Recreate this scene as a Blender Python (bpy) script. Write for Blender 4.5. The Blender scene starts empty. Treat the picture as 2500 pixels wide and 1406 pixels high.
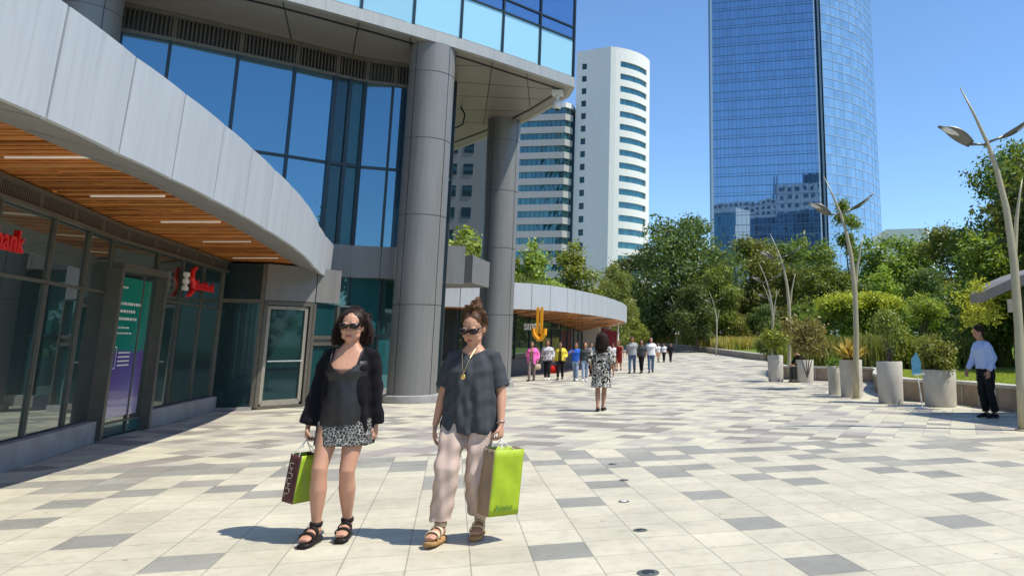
import bpy, bmesh, math, random
import numpy as np
from mathutils import Vector, Matrix
R = math.radians
sc = bpy.context.scene
col = sc.collection
random.seed(7); rng = np.random.default_rng(7)

# ------------------------------------------------------------------ camera
CAM_H = 1.4; F = 1850.0; CX = 1650.0; Y0 = 483.0; PITCH = R(10.9)
cam = bpy.data.cameras.new('camera'); camo = bpy.data.objects.new('camera', cam); col.objects.link(camo)
camo.location = (0, 0, CAM_H); camo.rotation_euler = (R(90) + PITCH, 0, 0)
cam.sensor_width = 36; cam.lens = F / 2500 * 36
cam.shift_x = -(CX - 1250) / 2500; cam.shift_y = -(703 - Y0) / 2500
cam.clip_start = 0.05; cam.clip_end = 3000
sc.camera = camo
# ------------------------------------------------------------------ world + sun
SUN_EL = R(60); SUN_DIR = Vector((1, -0.27, 0)).normalized()
w = bpy.data.worlds.new("World"); sc.world = w; w.use_nodes = True
nt = w.node_tree; bg = nt.nodes['Background']
sky = nt.nodes.new('ShaderNodeTexSky'); sky.sky_type = 'NISHITA'; sky.sun_disc = False
sky.sun_elevation = SUN_EL; sky.sun_rotation = math.atan2(SUN_DIR.x, SUN_DIR.y)
sky.air_density = 1.0; sky.dust_density = 0.3; sky.ozone_density = 2.2
tint = nt.nodes.new('ShaderNodeMix'); tint.data_type = 'RGBA'; tint.blend_type = 'MULTIPLY'; tint.inputs[0].default_value = 1
tint.inputs[7].default_value = (0.94, 1.17, 1.38, 1)
nt.links.new(sky.outputs[0], tint.inputs[6]); nt.links.new(tint.outputs[2], bg.inputs[0]); bg.inputs[1].default_value = 0.13
sl = bpy.data.lights.new('sun', 'SUN'); sl.energy = 4.8; sl.angle = R(0.5); sl.color = (1, 0.94, 0.82)
so = bpy.data.objects.new('sun', sl); col.objects.link(so)
sv = Vector((SUN_DIR.x * math.cos(SUN_EL), SUN_DIR.y * math.cos(SUN_EL), math.sin(SUN_EL)))
so.rotation_euler = sv.to_track_quat('Z', 'Y').to_euler(); so.location = (20, -5, 40)
sc.view_settings.view_transform = 'Standard'; sc.view_settings.look = 'None'
sc.view_settings.exposure = 0.20; sc.view_settings.gamma = 1
sc.render.engine = 'CYCLES'
sc.cycles.max_bounces = 8; sc.cycles.use_denoising = True

# ------------------------------------------------------------------ helpers
def K(py): return (F*math.sin(PITCH)-(py-Y0)*math.cos(PITCH))/(F*math.cos(PITCH)+(py-Y0)*math.sin(PITCH))
def XR(px, py): return (px-CX)/(F*math.cos(PITCH)+(py-Y0)*math.sin(PITCH))
def at(px, py, z=0.0):
    Y = (z-CAM_H)/K(py); return Vector((XR(px, py)*Y, Y, z))
def atY(px, py, Y): return Vector((XR(px, py)*Y, Y, CAM_H+K(py)*Y))

def gz(x, y): return 0.0 if y < 60 else 0.027*(y-60)

def tag(o, label=None, cat=None, group=None, kind=None):
    if label: o['label'] = label
    if cat: o['category'] = cat
    if group: o['group'] = group
    if kind: o['kind'] = kind
    return o
def empty(name, loc=(0,0,0), rz=0, label=None, cat=None, group=None, kind=None):
    o = bpy.data.objects.new(name, None); col.objects.link(o); o.location = loc; o.rotation_euler = (0,0,rz)
    o.empty_display_size = .2
    return tag(o, label, cat, group, kind)
def link_mesh(name, me, m, parent=None, smooth=False):
    o = bpy.data.objects.new(name, me); col.objects.link(o)
    if m: me.materials.append(m)
    if parent: o.parent = parent
    if smooth:
        me.polygons.foreach_set('use_smooth', [True]*len(me.polygons))
    return o
class MB:
    def __init__(s): s.v=[]; s.f=[]; s.c=[]; s.uv=[]; s.hc=False; s.huv=False
    def face(s, pts, c=None, uv=None):
        b=len(s.v); s.v += [tuple(p) for p in pts]; s.f.append(tuple(range(b,b+len(pts))))
        s.c.append(c if c is not None else (1,1,1)); s.hc |= c is not None
        if uv: s.huv=True; s.uv += uv
        else: s.uv += [(0,0),(1,0),(1,1),(0,1)][:len(pts)] if len(pts)<=4 else [(0,0)]*len(pts)
    def add(s, vs, fs, c=None):
        b=len(s.v); s.v += [tuple(p) for p in vs]
        for f in fs:
            s.f.append(tuple(b+i for i in f)); s.c.append(c if c is not None else (1,1,1)); s.uv += [(0,0)]*len(f)
        s.hc |= c is not None
    def box(s, c, d, rz=0, c3=None, tilt=None):
        hx,hy,hz=d[0]/2,d[1]/2,d[2]/2
        M = Matrix.Rotation(rz,3,'Z') if tilt is None else tilt
        vs=[Vector(c)+M@Vector((x*hx,y*hy,z*hz)) for z in(-1,1) for y in(-1,1) for x in(-1,1)]
        s.add(vs,[(0,2,3,1),(4,5,7,6),(0,1,5,4),(2,6,7,3),(0,4,6,2),(1,3,7,5)],c3)
    def beam(s, a, b, wd, ht, up=(0,0,1)):
        a=Vector(a); b=Vector(b); d=(b-a); L=d.length
        if L<1e-6: return
        d/=L; u=Vector(up)
        if abs(d.dot(u))>.98: u=Vector((0,1,0))
        r=d.cross(u).normalized(); u=r.cross(d)
        vs=[p+r*(sx*wd/2)+u*(sz*ht/2) for p in(a,b) for sz in(-1,1) for sx in(-1,1)]
        s.add(vs,[(0,2,3,1),(4,5,7,6),(0,1,5,4),(2,6,7,3),(0,4,6,2),(1,3,7,5)])
    def tube(s, pts, rad, n=10, flat=None, ref=(0,1,0), fold=None, cap=True, c=None):
        """pts path; rad list of r or (r1,r2); closed"""
        pts=[Vector(p) for p in pts]; N=len(pts); vs=[]; fs=[]
        rf=Vector(ref)
        for i,p in enumerate(pts):
            t=(pts[min(i+1,N-1)]-pts[max(i-1,0)])
            t = t.normalized() if t.length>1e-9 else Vector((0,0,1))
            q=rf-t*rf.dot(t)
            if q.length<1e-3: q=Vector((1,0,0))-t*t.x
            q.normalize(); rr=q.cross(t).normalized()
            ra=rad[i] if isinstance(rad[i],(tuple,list)) else (rad[i],rad[i])
            for k in range(n):
                a=2*math.pi*k/n; m=1
                if fold: m=1+fold[0]*(i/(N-1))*math.sin(fold[1]*a+fold[2]+.8*math.sin(2*a))
                vs.append(p+rr*(ra[0]*m*math.cos(a))+q*(ra[1]*m*math.sin(a)))
        for i in range(N-1):
            for k in range(n):
                a=i*n+k; b=i*n+(k+1)%n; fs.append((a,b,b+n,a+n))
        if cap:
            fs.append(tuple(range(n-1,-1,-1))); fs.append(tuple((N-1)*n+k for k in range(n)))
        s.add(vs,fs,c)
    def ring_loft(s, rings, n=24, fold=None):
        """rings: (cx,cy,z,rx,ry[,pow]) stacked horizontally"""
        vs=[]; fs=[]; N=len(rings)
        for i,r in enumerate(rings):
            e=r[5] if len(r)>5 else 2.3
            for k in range(n):
                a=2*math.pi*k/n; ca,sa=math.cos(a),math.sin(a); m=1
                if fold:
                    t=i/(N-1); m=1+fold[0]*t*(math.sin(fold[1]*a+fold[2])+.5*math.sin((fold[1]*2+1)*a+fold[2]*2+2*t))
                vs.append((r[0]+r[3]*m*math.copysign(abs(ca)**(2/e),ca), r[1]+r[4]*m*math.copysign(abs(sa)**(2/e),sa), r[2]))
        for i in range(N-1):
            for k in range(n):
                a=i*n+k; b=i*n+(k+1)%n; fs.append((a,a+n,b+n,b))
        fs.append(tuple(range(n))); fs.append(tuple((N-1)*n+k for k in range(n-1,-1,-1)))
        s.add(vs,fs)
    def ell(s, c, r, M=None, n=16, m=10):
        vs=[]; fs=[]; M=M or Matrix.Identity(3); c=Vector(c)
        for i in range(m+1):
            th=math.pi*i/m
            for k in range(n):
                a=2*math.pi*k/n
                vs.append(c+M@Vector((r[0]*math.sin(th)*math.cos(a),r[1]*math.sin(th)*math.sin(a),r[2]*math.cos(th))))
        for i in range(m):
            for k in range(n):
                a=i*n+k; b=i*n+(k+1)%n; fs.append((a,a+n,b+n,b))
        s.add(vs,fs)
    def lathe(s, c, prof, n=32):
        vs=[]; fs=[]
        for (r,z) in prof:
            for k in range(n):
                a=2*math.pi*k/n; vs.append((c[0]+r*math.cos(a),c[1]+r*math.sin(a),c[2]+z))
        for i in range(len(prof)-1):
            for k in range(n):
                a=i*n+k; b=i*n+(k+1)%n; fs.append((a,b,b+n,a+n))
        s.add(vs,fs)
    def prism(s, poly, z0, z1):
        n=len(poly); vs=[(p[0],p[1],z0) for p in poly]+[(p[0],p[1],z1) for p in poly]
        fs=[tuple(range(n-1,-1,-1)),tuple(range(n,2*n))]+[(i,(i+1)%n,(i+1)%n+n,i+n) for i in range(n)]
        s.add(vs,fs)
    def build(s, name, m, parent=None, smooth=False):
        me=bpy.data.meshes.new(name); me.from_pydata(s.v,[],s.f)
        if s.huv:
            u=me.uv_layers.new(name='UVMap'); u.data.foreach_set('uv',np.array(s.uv,dtype=np.float32).ravel())
        if s.hc:
            a=me.attributes.new('tone','FLOAT_COLOR','FACE')
            cc=np.ones((len(s.f),4),dtype=np.float32); cc[:,:3]=np.array(s.c,dtype=np.float32); a.data.foreach_set('color',cc.ravel())
        me.update()
        return link_mesh(name,me,m,parent,smooth)

def copy_tree(o, parent=None):
    c=o.copy(); col.objects.link(c)
    if parent: c.parent=parent
    for ch in list(o.children): copy_tree(ch,c)
    return c

# ------------------------------------------------------------------ materials
class N:
    def __init__(s,name):
        s.m=bpy.data.materials.new(name); s.m.use_nodes=True; s.t=s.m.node_tree; s.b=s.t.nodes['Principled BSDF']; s.o=s.t.nodes['Material Output']
    def n(s,t,**k):
        x=s.t.nodes.new('ShaderNode'+t)
        for a,b in k.items(): setattr(x,a,b)
        return x
    def l(s,a,b): s.t.links.new(a,b)
    def math(s,op,a,b=None,c=None):
        x=s.n('Math',operation=op)
        for i,v in enumerate((a,b,c)):
            if v is None: continue
            if isinstance(v,(int,float)): x.inputs[i].default_value=v
            else: s.l(v,x.inputs[i])
        return x.outputs[0]
    def mix(s,f,a,b,mode='MIX'):
        x=s.n('Mix',data_type='RGBA',blend_type=mode)
        for i,v in ((0,f),(6,a),(7,b)):
            if isinstance(v,(int,float)): x.inputs[i].default_value=v
            elif isinstance(v,(tuple,list)): x.inputs[i].default_value=(*v[:3],1)
            else: s.l(v,x.inputs[i])
        return x.outputs[2]
    def noise(s,scale,detail=4,rough=.6,coord=None,dist=0,vec=(1,1,1)):
        x=s.n('TexNoise'); x.inputs['Scale'].default_value=scale; x.inputs['Detail'].default_value=detail; x.inputs['Roughness'].default_value=rough; x.inputs['Distortion'].default_value=dist
        mp=s.n('Mapping'); mp.inputs['Scale'].default_value=vec
        if coord is None: coord=s.n('TexCoord').outputs['Object']
        s.l(coord,mp.inputs[0]); s.l(mp.outputs[0],x.inputs['Vector']); return x.outputs[0]
    def ramp(s,v,stops):
        x=s.n('ValToRGB'); s.l(v,x.inputs[0]); e=x.color_ramp.elements
        while len(e)<len(stops): e.new(.5)
        for i,(p,c) in enumerate(stops):
            e[i].position=p; e[i].color=(*c,1) if isinstance(c,(tuple,list)) else (c,c,c,1)
        return x.outputs[0]
    def bump(s,h,strength=.3,dist=.01):
        x=s.n('Bump'); x.inputs['Strength'].default_value=strength; x.inputs['Distance'].default_value=dist; s.l(h,x.inputs['Height']); s.l(x.outputs[0],s.b.inputs['Normal'])
    def set(s,**k):
        for a,v in k.items():
            i=s.b.inputs[{'rough':'Roughness','metal':'Metallic','spec':'Specular IOR Level','coat':'Coat Weight','sheen':'Sheen Weight','emit':'Emission Strength'}[a]]
            i.default_value=v
def simple(name, c, rough=.6, metal=0, var=.12, vs=8, bump=0, bs=60, spec=.5, vec=(1,1,1), sheen=0, coat=0):
    a=N(name); nz=a.noise(vs,5,.6,vec=vec)
    c1=tuple(min(1,x*(1+var)) for x in c); c0=tuple(x*(1-var) for x in c)
    a.l(a.ramp(nz,[(.3,c0),(.7,c1)]),a.b.inputs['Base Color'])
    a.set(rough=rough,metal=metal,spec=spec,sheen=sheen,coat=coat)
    if bump: a.bump(a.noise(bs,4,.6),bump,.004)
    return a.m
def attr_mat(name, rough=.6, mult=(1,1,1), spec=.3):
    a=N(name); at_=a.n('Attribute',attribute_name='tone'); a.l(a.mix(1,at_.outputs['Color'],mult,'MULTIPLY'),a.b.inputs['Base Color']); a.set(rough=rough,spec=spec); return a.m
def glass_mat(name, base, tintc, lo, hi, rough=.015, wav=.0, wscale=.5, var=.25):
    """coated opaque glazing: dark body + mirror coat, each pane slightly different"""
    a=N(name); at_=a.n('Attribute',attribute_name='tone')
    sep=a.n('SeparateColor'); a.l(at_.outputs['Color'],sep.inputs[0])
    v=sep.outputs[0]
    bc=a.mix(v,tuple(x*(1-var) for x in base),tuple(min(1,x*(1+var)) for x in base))
    a.l(bc,a.b.inputs['Base Color']); a.set(rough=.25,spec=.3)
    g=a.n('BsdfGlossy'); g.inputs['Roughness'].default_value=rough; g.inputs['Color'].default_value=(*tintc,1)
    lw=a.n('Fresnel'); lw.inputs['IOR'].default_value=1.5
    fac=a.math('ADD',a.math('MULTIPLY',lw.outputs[0],hi-lo),lo); 
    if wav:
        b=a.n('Bump'); b.inputs['Strength'].default_value=wav; b.inputs['Distance'].default_value=.05
        a.l(a.noise(wscale,2,.5),b.inputs['Height']); a.l(b.outputs[0],g.inputs['Normal'])
    mx=a.n('MixShader'); a.l(fac,mx.inputs[0]); a.l(a.b.outputs[0],mx.inputs[1]); a.l(g.outputs[0],mx.inputs[2]); a.l(mx.outputs[0],a.o.inputs[0]); return a.m
def leaf_mat(name, c, tr=.38, var=.45):
    a=N(name); at_=a.n('Attribute',attribute_name='tone'); oi=a.n('ObjectInfo')
    base=a.mix(1,at_.outputs['Color'],c,'MULTIPLY')
    h=a.n('HueSaturation'); a.l(base,h.inputs['Color']); a.l(a.math('ADD',a.math('MULTIPLY',oi.outputs['Random'],.03),.485),h.inputs['Hue']); a.l(a.math('ADD',a.math('MULTIPLY',oi.outputs['Random'],var),1-var/2),h.inputs['Value'])
    d=a.n('BsdfDiffuse'); t=a.n('BsdfTranslucent'); g=a.n('BsdfGlossy'); g.inputs['Roughness'].default_value=.45; g.inputs['Color'].default_value=(.9,.95,.9,1)
    a.l(h.outputs[0],d.inputs[0]); a.l(a.mix(1,h.outputs[0],(1.3,1.2,.5),'MULTIPLY'),t.inputs[0])
    m1=a.n('MixShader'); m1.inputs[0].default_value=tr; a.l(d.outputs[0],m1.inputs[1]); a.l(t.outputs[0],m1.inputs[2])
    m2=a.n('MixShader'); m2.inputs[0].default_value=.025; a.l(m1.outputs[0],m2.inputs[1]); a.l(g.outputs[0],m2.inputs[2]); a.l(m2.outputs[0],a.o.inputs[0]); return a.m

def paving_mat():
    a=N('paving'); at_=a.n('Attribute',attribute_name='tone'); uv=a.n('UVMap',uv_map='UVMap'); sx=a.n('SeparateXYZ'); a.l(uv.outputs[0],sx.inputs[0])
    def edge(v): return a.math('MINIMUM',v,a.math('SUBTRACT',1,v))
    e=a.math('MINIMUM',edge(sx.outputs[0]),edge(sx.outputs[1]))
    pos=a.n('TexCoord').outputs['Object']
    wob=a.math('MULTIPLY',a.noise(30,3,.6,coord=pos),.012)
    j=a.ramp(a.math('ADD',e,wob),[(.010,0.0),(.022,1.0)])
    n1=a.noise(140,5,.7,coord=pos); n2=a.noise(1.3,4,.6,coord=pos); n3=a.noise(9,5,.7,coord=pos)
    c=a.mix(1,at_.outputs['Color'],a.ramp(n1,[(.25,.86),(.75,1.08)]),'MULTIPLY')
    c=a.mix(.75,c,a.ramp(n2,[(.3,(.76,.75,.72)),(.7,(1.12,1.10,1.06))]),'MULTIPLY')
    c=a.mix(.5,c,a.ramp(n3,[(.30,(.70,.67,.62)),(.5,1.0)]),'MULTIPLY')
    vor=a.n('TexVoronoi'); vor.inputs['Scale'].default_value=2.3; a.l(pos,vor.inputs['Vector'])
    c=a.mix(a.math('MULTIPLY',a.math('LESS_THAN',vor.outputs['Distance'],.045),.5),c,(.16,.14,.12))
    c=a.mix(j,a.mix(.55,c,(.12,.11,.10)),c)
    a.l(c,a.b.inputs['Base Color']); a.l(a.math('ADD',a.math('MULTIPLY',n3,.3),.45),a.b.inputs['Roughness']); a.set(spec=.35)
    a.bump(a.math('ADD',a.math('MULTIPLY',j,1.0),a.math('MULTIPLY',n1,.12)),.5,.004)
    return a.m
def panel_mat(name,c,rough,metal,streak=.12,spec=.5):
    a=N(name); z=a.noise(1.2,5,.65,vec=(3,3,.35)); f=a.noise(60,4,.6); st=a.noise(5,6,.7,vec=(4,4,.12))
    k=a.ramp(z,[(.3,tuple(x*(1-streak) for x in c)),(.7,tuple(min(1,x*(1+streak*.5)) for x in c))])
    k=a.mix(.7,k,a.ramp(st,[(.36,.86),(.5,1.0)]),'MULTIPLY')
    a.l(a.mix(.12,k,a.ramp(f,[(.3,.8),(.7,1.1)]),'MULTIPLY'),a.b.inputs['Base Color']); a.set(metal=metal,spec=spec)
    a.l(a.math('ADD',a.math('MULTIPLY',z,.2),rough-.1),a.b.inputs['Roughness']); a.bump(f,.08,.003); return a.m
def wood_mat():
    a=N('wood_soffit'); co=a.n('TexCoord').outputs['Object']; sx=a.n('SeparateXYZ'); a.l(co,sx.inputs[0])
    at_=a.n('Attribute',attribute_name='tone')
    g=a.noise(6,6,.6,coord=co,dist=.6,vec=(.6,18,1)); 
    c=a.ramp(g,[(.28,(.24,.075,.014)),(.5,(.54,.20,.04)),(.72,(.74,.35,.09))])
    a.l(a.mix(1,c,at_.outputs['Color'],'MULTIPLY'),a.b.inputs['Base Color']); a.set(rough=.5); a.bump(g,.15,.003); return a.m
def pattern_mat(name,c0,c1,scale,thr=.5,dist=2.0,kind='noise'):
    a=N(name); co=a.n('TexCoord').outputs['Object']
    if kind=='noise':
        v=a.noise(scale,3,.5,coord=co,dist=dist); a.l(a.ramp(v,[(thr-.02,c0),(thr+.02,c1)]),a.b.inputs['Base Color'])
    else:
        vo=a.n('TexVoronoi',feature='DISTANCE_TO_EDGE'); vo.inputs['Scale'].default_value=scale; mp=a.n('Mapping'); mp.inputs['Scale'].default_value=(1,1,.8); a.l(co,mp.inputs[0]); a.l(mp.outputs[0],vo.inputs['Vector'])
        nz=a.noise(scale*2,3,.6,coord=co)
        c=a.ramp(vo.outputs[0],[(.018,c1),(.06,c0)]); a.l(a.mix(a.math('GREATER_THAN',nz,.62),c,c1),a.b.inputs['Base Color'])
    a.set(rough=.8,spec=.2); return a.m
M={}
M['paving']=paving_mat()
M['joint_base']=simple('paving_base',(.42,.40,.36),.8,bump=.2)
M['steel']=panel_mat('grey_panel',(.205,.203,.195),.46,.15)
M['fascia']=panel_mat('silver_fascia',(.47,.50,.53),.5,.15,.06)
M['strip']=panel_mat('soffit_grey',(.30,.30,.29),.5,.2)
M['soffit']=panel_mat('soffit_beige',(.29,.265,.23),.35,.25,.05)
M['rim']=panel_mat('rim_metal',(.42,.41,.37),.4,.4,.06)
M['wood']=wood_mat()
M['dark']=simple('dark_metal',(.02,.024,.026),.4,.3,var=.3)
M['mullion']=simple('mullion',(.03,.045,.055),.35,.5)
M['bronze']=simple('bronze_frame',(.13,.12,.10),.4,.4)
M['louvre']=simple('louvre',(.10,.085,.07),.5,.2)
M['blueglass']=glass_mat('blue_glass',(.012,.05,.10),(.21,.38,.49),.52,1.0,.01,.02,.35)
M['darkglass']=glass_mat('dark_glass',(.008,.028,.032),(.62,.80,.84),.30,1.0,.008,.03,.5)
M['shopglass']=glass_mat('shop_glass',(.010,.024,.026),(.66,.76,.76),.27,1.0,.006,.02,.4)
M['spandrel']=glass_mat('spandrel_glass',(.30,.56,.64),(.8,.92,.95),.16,1.0,.05,.02,.5,.08)
M['visionglass']=glass_mat('vision_glass',(.015,.06,.14),(.30,.45,.68),.5,1.0,.01,.03,.4)
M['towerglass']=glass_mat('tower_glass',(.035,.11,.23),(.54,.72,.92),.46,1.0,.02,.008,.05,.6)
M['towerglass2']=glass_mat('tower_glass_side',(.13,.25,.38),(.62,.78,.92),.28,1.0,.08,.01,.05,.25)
M['deepglass']=glass_mat('deep_teal_glass',(.006,.045,.055),(.18,.32,.36),.08,.85,.04,.02,.3,.6)
M['tealglass']=glass_mat('teal_glass',(.010,.075,.085),(.45,.72,.74),.16,.9,.02,.05,.3,.6)
M['white_wall']=panel_mat('white_render',(.74,.73,.69),.8,0,.04,.2)
M['concrete']=simple('concrete',(.52,.49,.44),.8,var=.10,vs=3,bump=.25,bs=80)
M['wallstone']=simple('wall_stone',(.33,.26,.20),.85,var=.22,vs=2.5,bump=.3,bs=40)
M['cap']=simple('stone_cap',(.50,.47,.42),.8,var=.1,vs=4,bump=.2)
M['plinth']=simple('plinth_stone',(.30,.29,.28),.7,var=.15,vs=3,bump=.2)
M['pole']=simple('pole_paint',(.40,.37,.26),.45,.1,var=.08,vs=6)
M['lamphead']=simple('lamp_head',(.14,.14,.12),.4,.4)
M['lens']=simple('lamp_lens',(.6,.6,.58),.2)
M['soil']=simple('soil',(.07,.05,.035),.95,var=.3,bump=.5)
M['bark']=simple('bark',(.13,.10,.07),.9,var=.35,vs=12,bump=.6,bs=30)
M['white']=simple('white_plastic',(.75,.75,.73),.4,var=.04)
M['red']=simple('red_letters',(.75,.015,.02),.35,var=.06)
M['black']=simple('black_plastic',(.012,.012,.013),.35,var=.2)
# ------------------------------------------------------------------ GROUND
def tile_grid(name, org, d1, size, u0,u1,v0,v1, z, tonef, keep=None, darkset=()):
    d1=Vector((d1[0],d1[1],0)).normalized(); d2=Vector((d1.y,-d1.x,0)); mb=MB(); mb.hc=mb.huv=True
    org=Vector((org[0],org[1],0))
    for i in range(u0,u1):
        off=0
        for j in range(v0,v1):
            p=org+d2*(i*size)+d1*(j*size)
            ctr=p+d2*(size/2)+d1*(size/2)
            if keep and not keep(ctr): continue
            c=tonef(i,j,ctr)
            q=[p,p+d2*size,p+d2*size+d1*size,p+d1*size]
            mb.face([(a.x,a.y,z+gz(a.x,a.y)) for a in q],c,[(0,0),(1,0),(1,1),(0,1)])
    return mb.build(name,M['paving'])
ts=.4; D1=Vector((-.29,1,0)).normalized(); D2=Vector((D1.y,-D1.x,0)); ORG=at(1977,1405); B=at(1290,1098)
rows_b=int(round((B-ORG).dot(D1)/ts))
dark_px=[(1362,1330),(1412,1232),(1472,1185),(1432,1152),(1495,1135),(1552,1120),(1625,1161),(1680,1142),(1727,1216),(1830,1167),(1955,1145),(1967,1179),(1815,1266),(2010,1378),(2162,1150),(2302,1162),(2357,1204),(2330,1267),(2320,1125),(2450,1135),(2137,1120),(1985,1100),(1950,1110),(1825,1100),(1660,1100),(1560,1105),(1700,1090),(1400,1105),(1310,1128),(1380,1118),(1880,1095),(2050,1090),(2250,1090),(2380,1095),(2100,1085),
 (120,1274),(277,1320),(470,1380),(235,1222),(325,1183),(390,1196),(165,1176),(597,1186),(560,1148),(380,1142),(250,1152),(480,1145),(640,1135),(700,1125),(300,1150),(560,1130),(420,1150),(690,1150),(900,1120),(980,1140),(1010,1125),(760,1120),(60,1180),(850,1145)]
darks=set()
for p in dark_px:
    q=at(*p)-ORG; darks.add((math.floor(q.dot(D2)/ts),math.floor(q.dot(D1)/ts)))
def tone1(i,j,c):
    r=random.random
    if (i,j) in darks: k=.28+.04*r(); return (k,k*.99,k*.90)
    near=max(0,min(1,(j-(rows_b-5))/5)) if j>0 else 0
    if j>=rows_b-6 and r()<.18+.3*near: k=.30+.08*r(); return (k,k*.97,k*.87)
    k=.53+.06*r(); return (k,k*.945,k*.765)
tile_grid('paving_near',ORG,D1,ts,-34,42,-14,rows_b,0,tone1); tag(bpy.data.objects['paving_near'],kind='structure')
def tone2(i,j,c):
    r=random.random(); k=random.uniform(.95,1.05)
    dark=.17 if c.y<32 else .11
    if c.x>3.6 and c.y<24: dark=.04
    if r<dark: return (.29*k,.275*k,.245*k)
    if r<dark+.12: return (.37*k,.335*k,.315*k)
    if r<dark+.42: return (.47*k,.445*k,.39*k)
    return (.58*k,.555*k,.44*k)
o2=at(2319,1050); nb=Vector((-D2.y,D2.x,0))
tile_grid('paving_far',(o2.x,o2.y),(.37,1),ts,-60,40,-32,50,-.004,tone2,keep=lambda c:(c-B).dot(D1)>-1.0 and c.x<9 and c.x>-15)
tile_grid('paving_distance',(o2.x,o2.y),(.37,1),.8,-40,22,25,125,-.004,tone2,keep=lambda c:c.y<100 and c.x<9 and c.x>-30)
for n_ in ('paving_far','paving_distance'): tag(bpy.data.objects[n_],kind='structure')
mb=MB()
for (a,b) in ((-60,60),(60,110),(110,700)):
    za,zb=-.03+gz(0,a),-.03+gz(0,b)
    mb.face([(-600,a,za),(600,a,za),(600,b,zb),(-600,b,zb)])
tag(mb.build('ground',M['joint_base']),kind='structure')

# manhole-like ground lights
for i,(px,py,r_,lab) in enumerate([(1582,1398,.07,'round steel floor light nearest the bottom edge of the photo'),(1563,1294,.055,'round steel floor light second from the bottom edge'),(1523,1224,.05,'round floor light with pale centre between the other floor lights'),(1523,1172,.05,'small round floor light beside the row of dark grey tiles'),(1495,1133,.05,'faint round floor light farthest from the camera on a dark tile')]):
    p=at(px,py); mb=MB(); mb.lathe((0,0,0),[(0.001,.006),(r_*.8,.006),(r_,.004),(r_,-.01)],28)
    o=empty('floor_light',(p.x,p.y,0),0,lab,'floor light','round lights set in the paving')
    mb.build('rim',M['lamphead'],o)
    m2=MB(); m2.lathe((0,0,0),[(0.0005,.009),(r_*.55,.009),(r_*.6,.006)],24); m2.build('lens',M['lens'] if i==2 else M['dark'],o)

# ------------------------------------------------------------------ PARK: lawn, kerb wall
wall_base=[(12.5,11.5),(9.6,13.6),(7.25,16.3),(6.75,18.5),(5.75,19.9),(5.95,23.5),(7.3,29.0),(5.4,30.2),(4.2,33.5),(6.0,47),(7.5,60.5),(6.5,64),(4.4,73),(2.2,83),(-.9,92),(-8,100)]
lawn_mat=N('lawn'); n1=lawn_mat.noise(.35,4,.6); n2=lawn_mat.noise(25,4,.7)
lawn_mat.l(lawn_mat.mix(.5,lawn_mat.ramp(n1,[(.3,(.10,.17,.025)),(.7,(.17,.25,.05))]),lawn_mat.ramp(n2,[(.3,(.06,.11,.015)),(.7,(.20,.28,.06))])),lawn_mat.b.inputs['Base Color']); lawn_mat.set(rough=.9,spec=.1); lawn_mat.bump(n2,.8,.03); M['lawn']=lawn_mat.m
mb=MB(); poly=[(p[0]+.2,p[1]+.1) for p in wall_base]
for a,b in zip(poly,poly[1:]):
    mb.face([(a[0],a[1],.42+gz(*a)),(260,a[1]*1.0+ (0),.42+gz(*a)),(260,b[1],.42+gz(*b)),(b[0],b[1],.42+gz(*b))])
mb.face([(-8,100,1.49),(260,100,1.49),(260,260,5),(-60,260,5)])
mb.face([(12,-40,.42),(260,-40,.42),(260,11.5,.42),(12.7,11.6,.42)])
tag(mb.build('lawn',M['lawn']),kind='structure')
def offset_poly(P,d):
    out=[]
    for i,p in enumerate(P):
        a=Vector(P[max(i-1,0)]); b=Vector(P[min(i+1,len(P)-1)]); t=(b-a).normalized(); out.append((p[0]+t.y*d,p[1]-t.x*d))
    return out
def strip_wall(name,P,th,z0,z1,m,parent=None,gaps=False):
    Q=offset_poly(P,th); mb=MB()
    for i in range(len(P)-1):
        a,b,c,d=P[i],P[i+1],Q[i+1],Q[i]
        g=[gz(*x) for x in (a,b,c,d)]
        vs=[(x[0],x[1],z0+gg) for x,gg in zip((a,b,c,d),g)]+[(x[0],x[1],z1+gg) for x,gg in zip((a,b,c,d),g)]
        mb.add(vs,[(3,2,1,0),(4,5,6,7),(0,1,5,4),(1,2,6,5),(2,3,7,6),(3,0,4,7)])
    return mb.build(name,m,parent)
def smooth_path(P,n=4):
    out=[]
    for i in range(len(P)-1):
        p0=Vector(P[max(i-1,0)]);p1=Vector(P[i]);p2=Vector(P[i+1]);p3=Vector(P[min(i+2,len(P)-1)])
        for k in range(n):
            t=k/n; out.append(tuple(.5*((2*p1)+(-p0+p2)*t+(2*p0-5*p1+4*p2-p3)*t*t+(-p0+3*p1-3*p2+p3)*t**3)))
    out.append(tuple(P[-1])); return out
kw=empty('kerb_wall',(7,17,0),0,'low stone wall with pale cap edging the lawn and plaza','wall')
def rel(o,ch):
    ch.matrix_parent_inverse=Matrix.Translation(-Vector(o.location)); return ch
wp=smooth_path(wall_base,3)
rel(kw,strip_wall('wall_body',offset_poly(wp,.06),.3,0,.46,M['wallstone'],kw))
rel(kw,strip_wall('wall_cap',wp,.42,.46,.53,M['cap'],kw))
# joints of the wall as recessed dark posts
mb=MB()
for i in range(1,len(wp)-1,1):
    p=offset_poly(wp,.045)[i]; a=Vector(wp[i+1])-Vector(wp[i-1]); mb.box((p[0],p[1],.22+gz(*p)),(.03,.03,.44),math.atan2(a.y,a.x))
rel(kw,mb.build('joint',M['cap'],kw))

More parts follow.
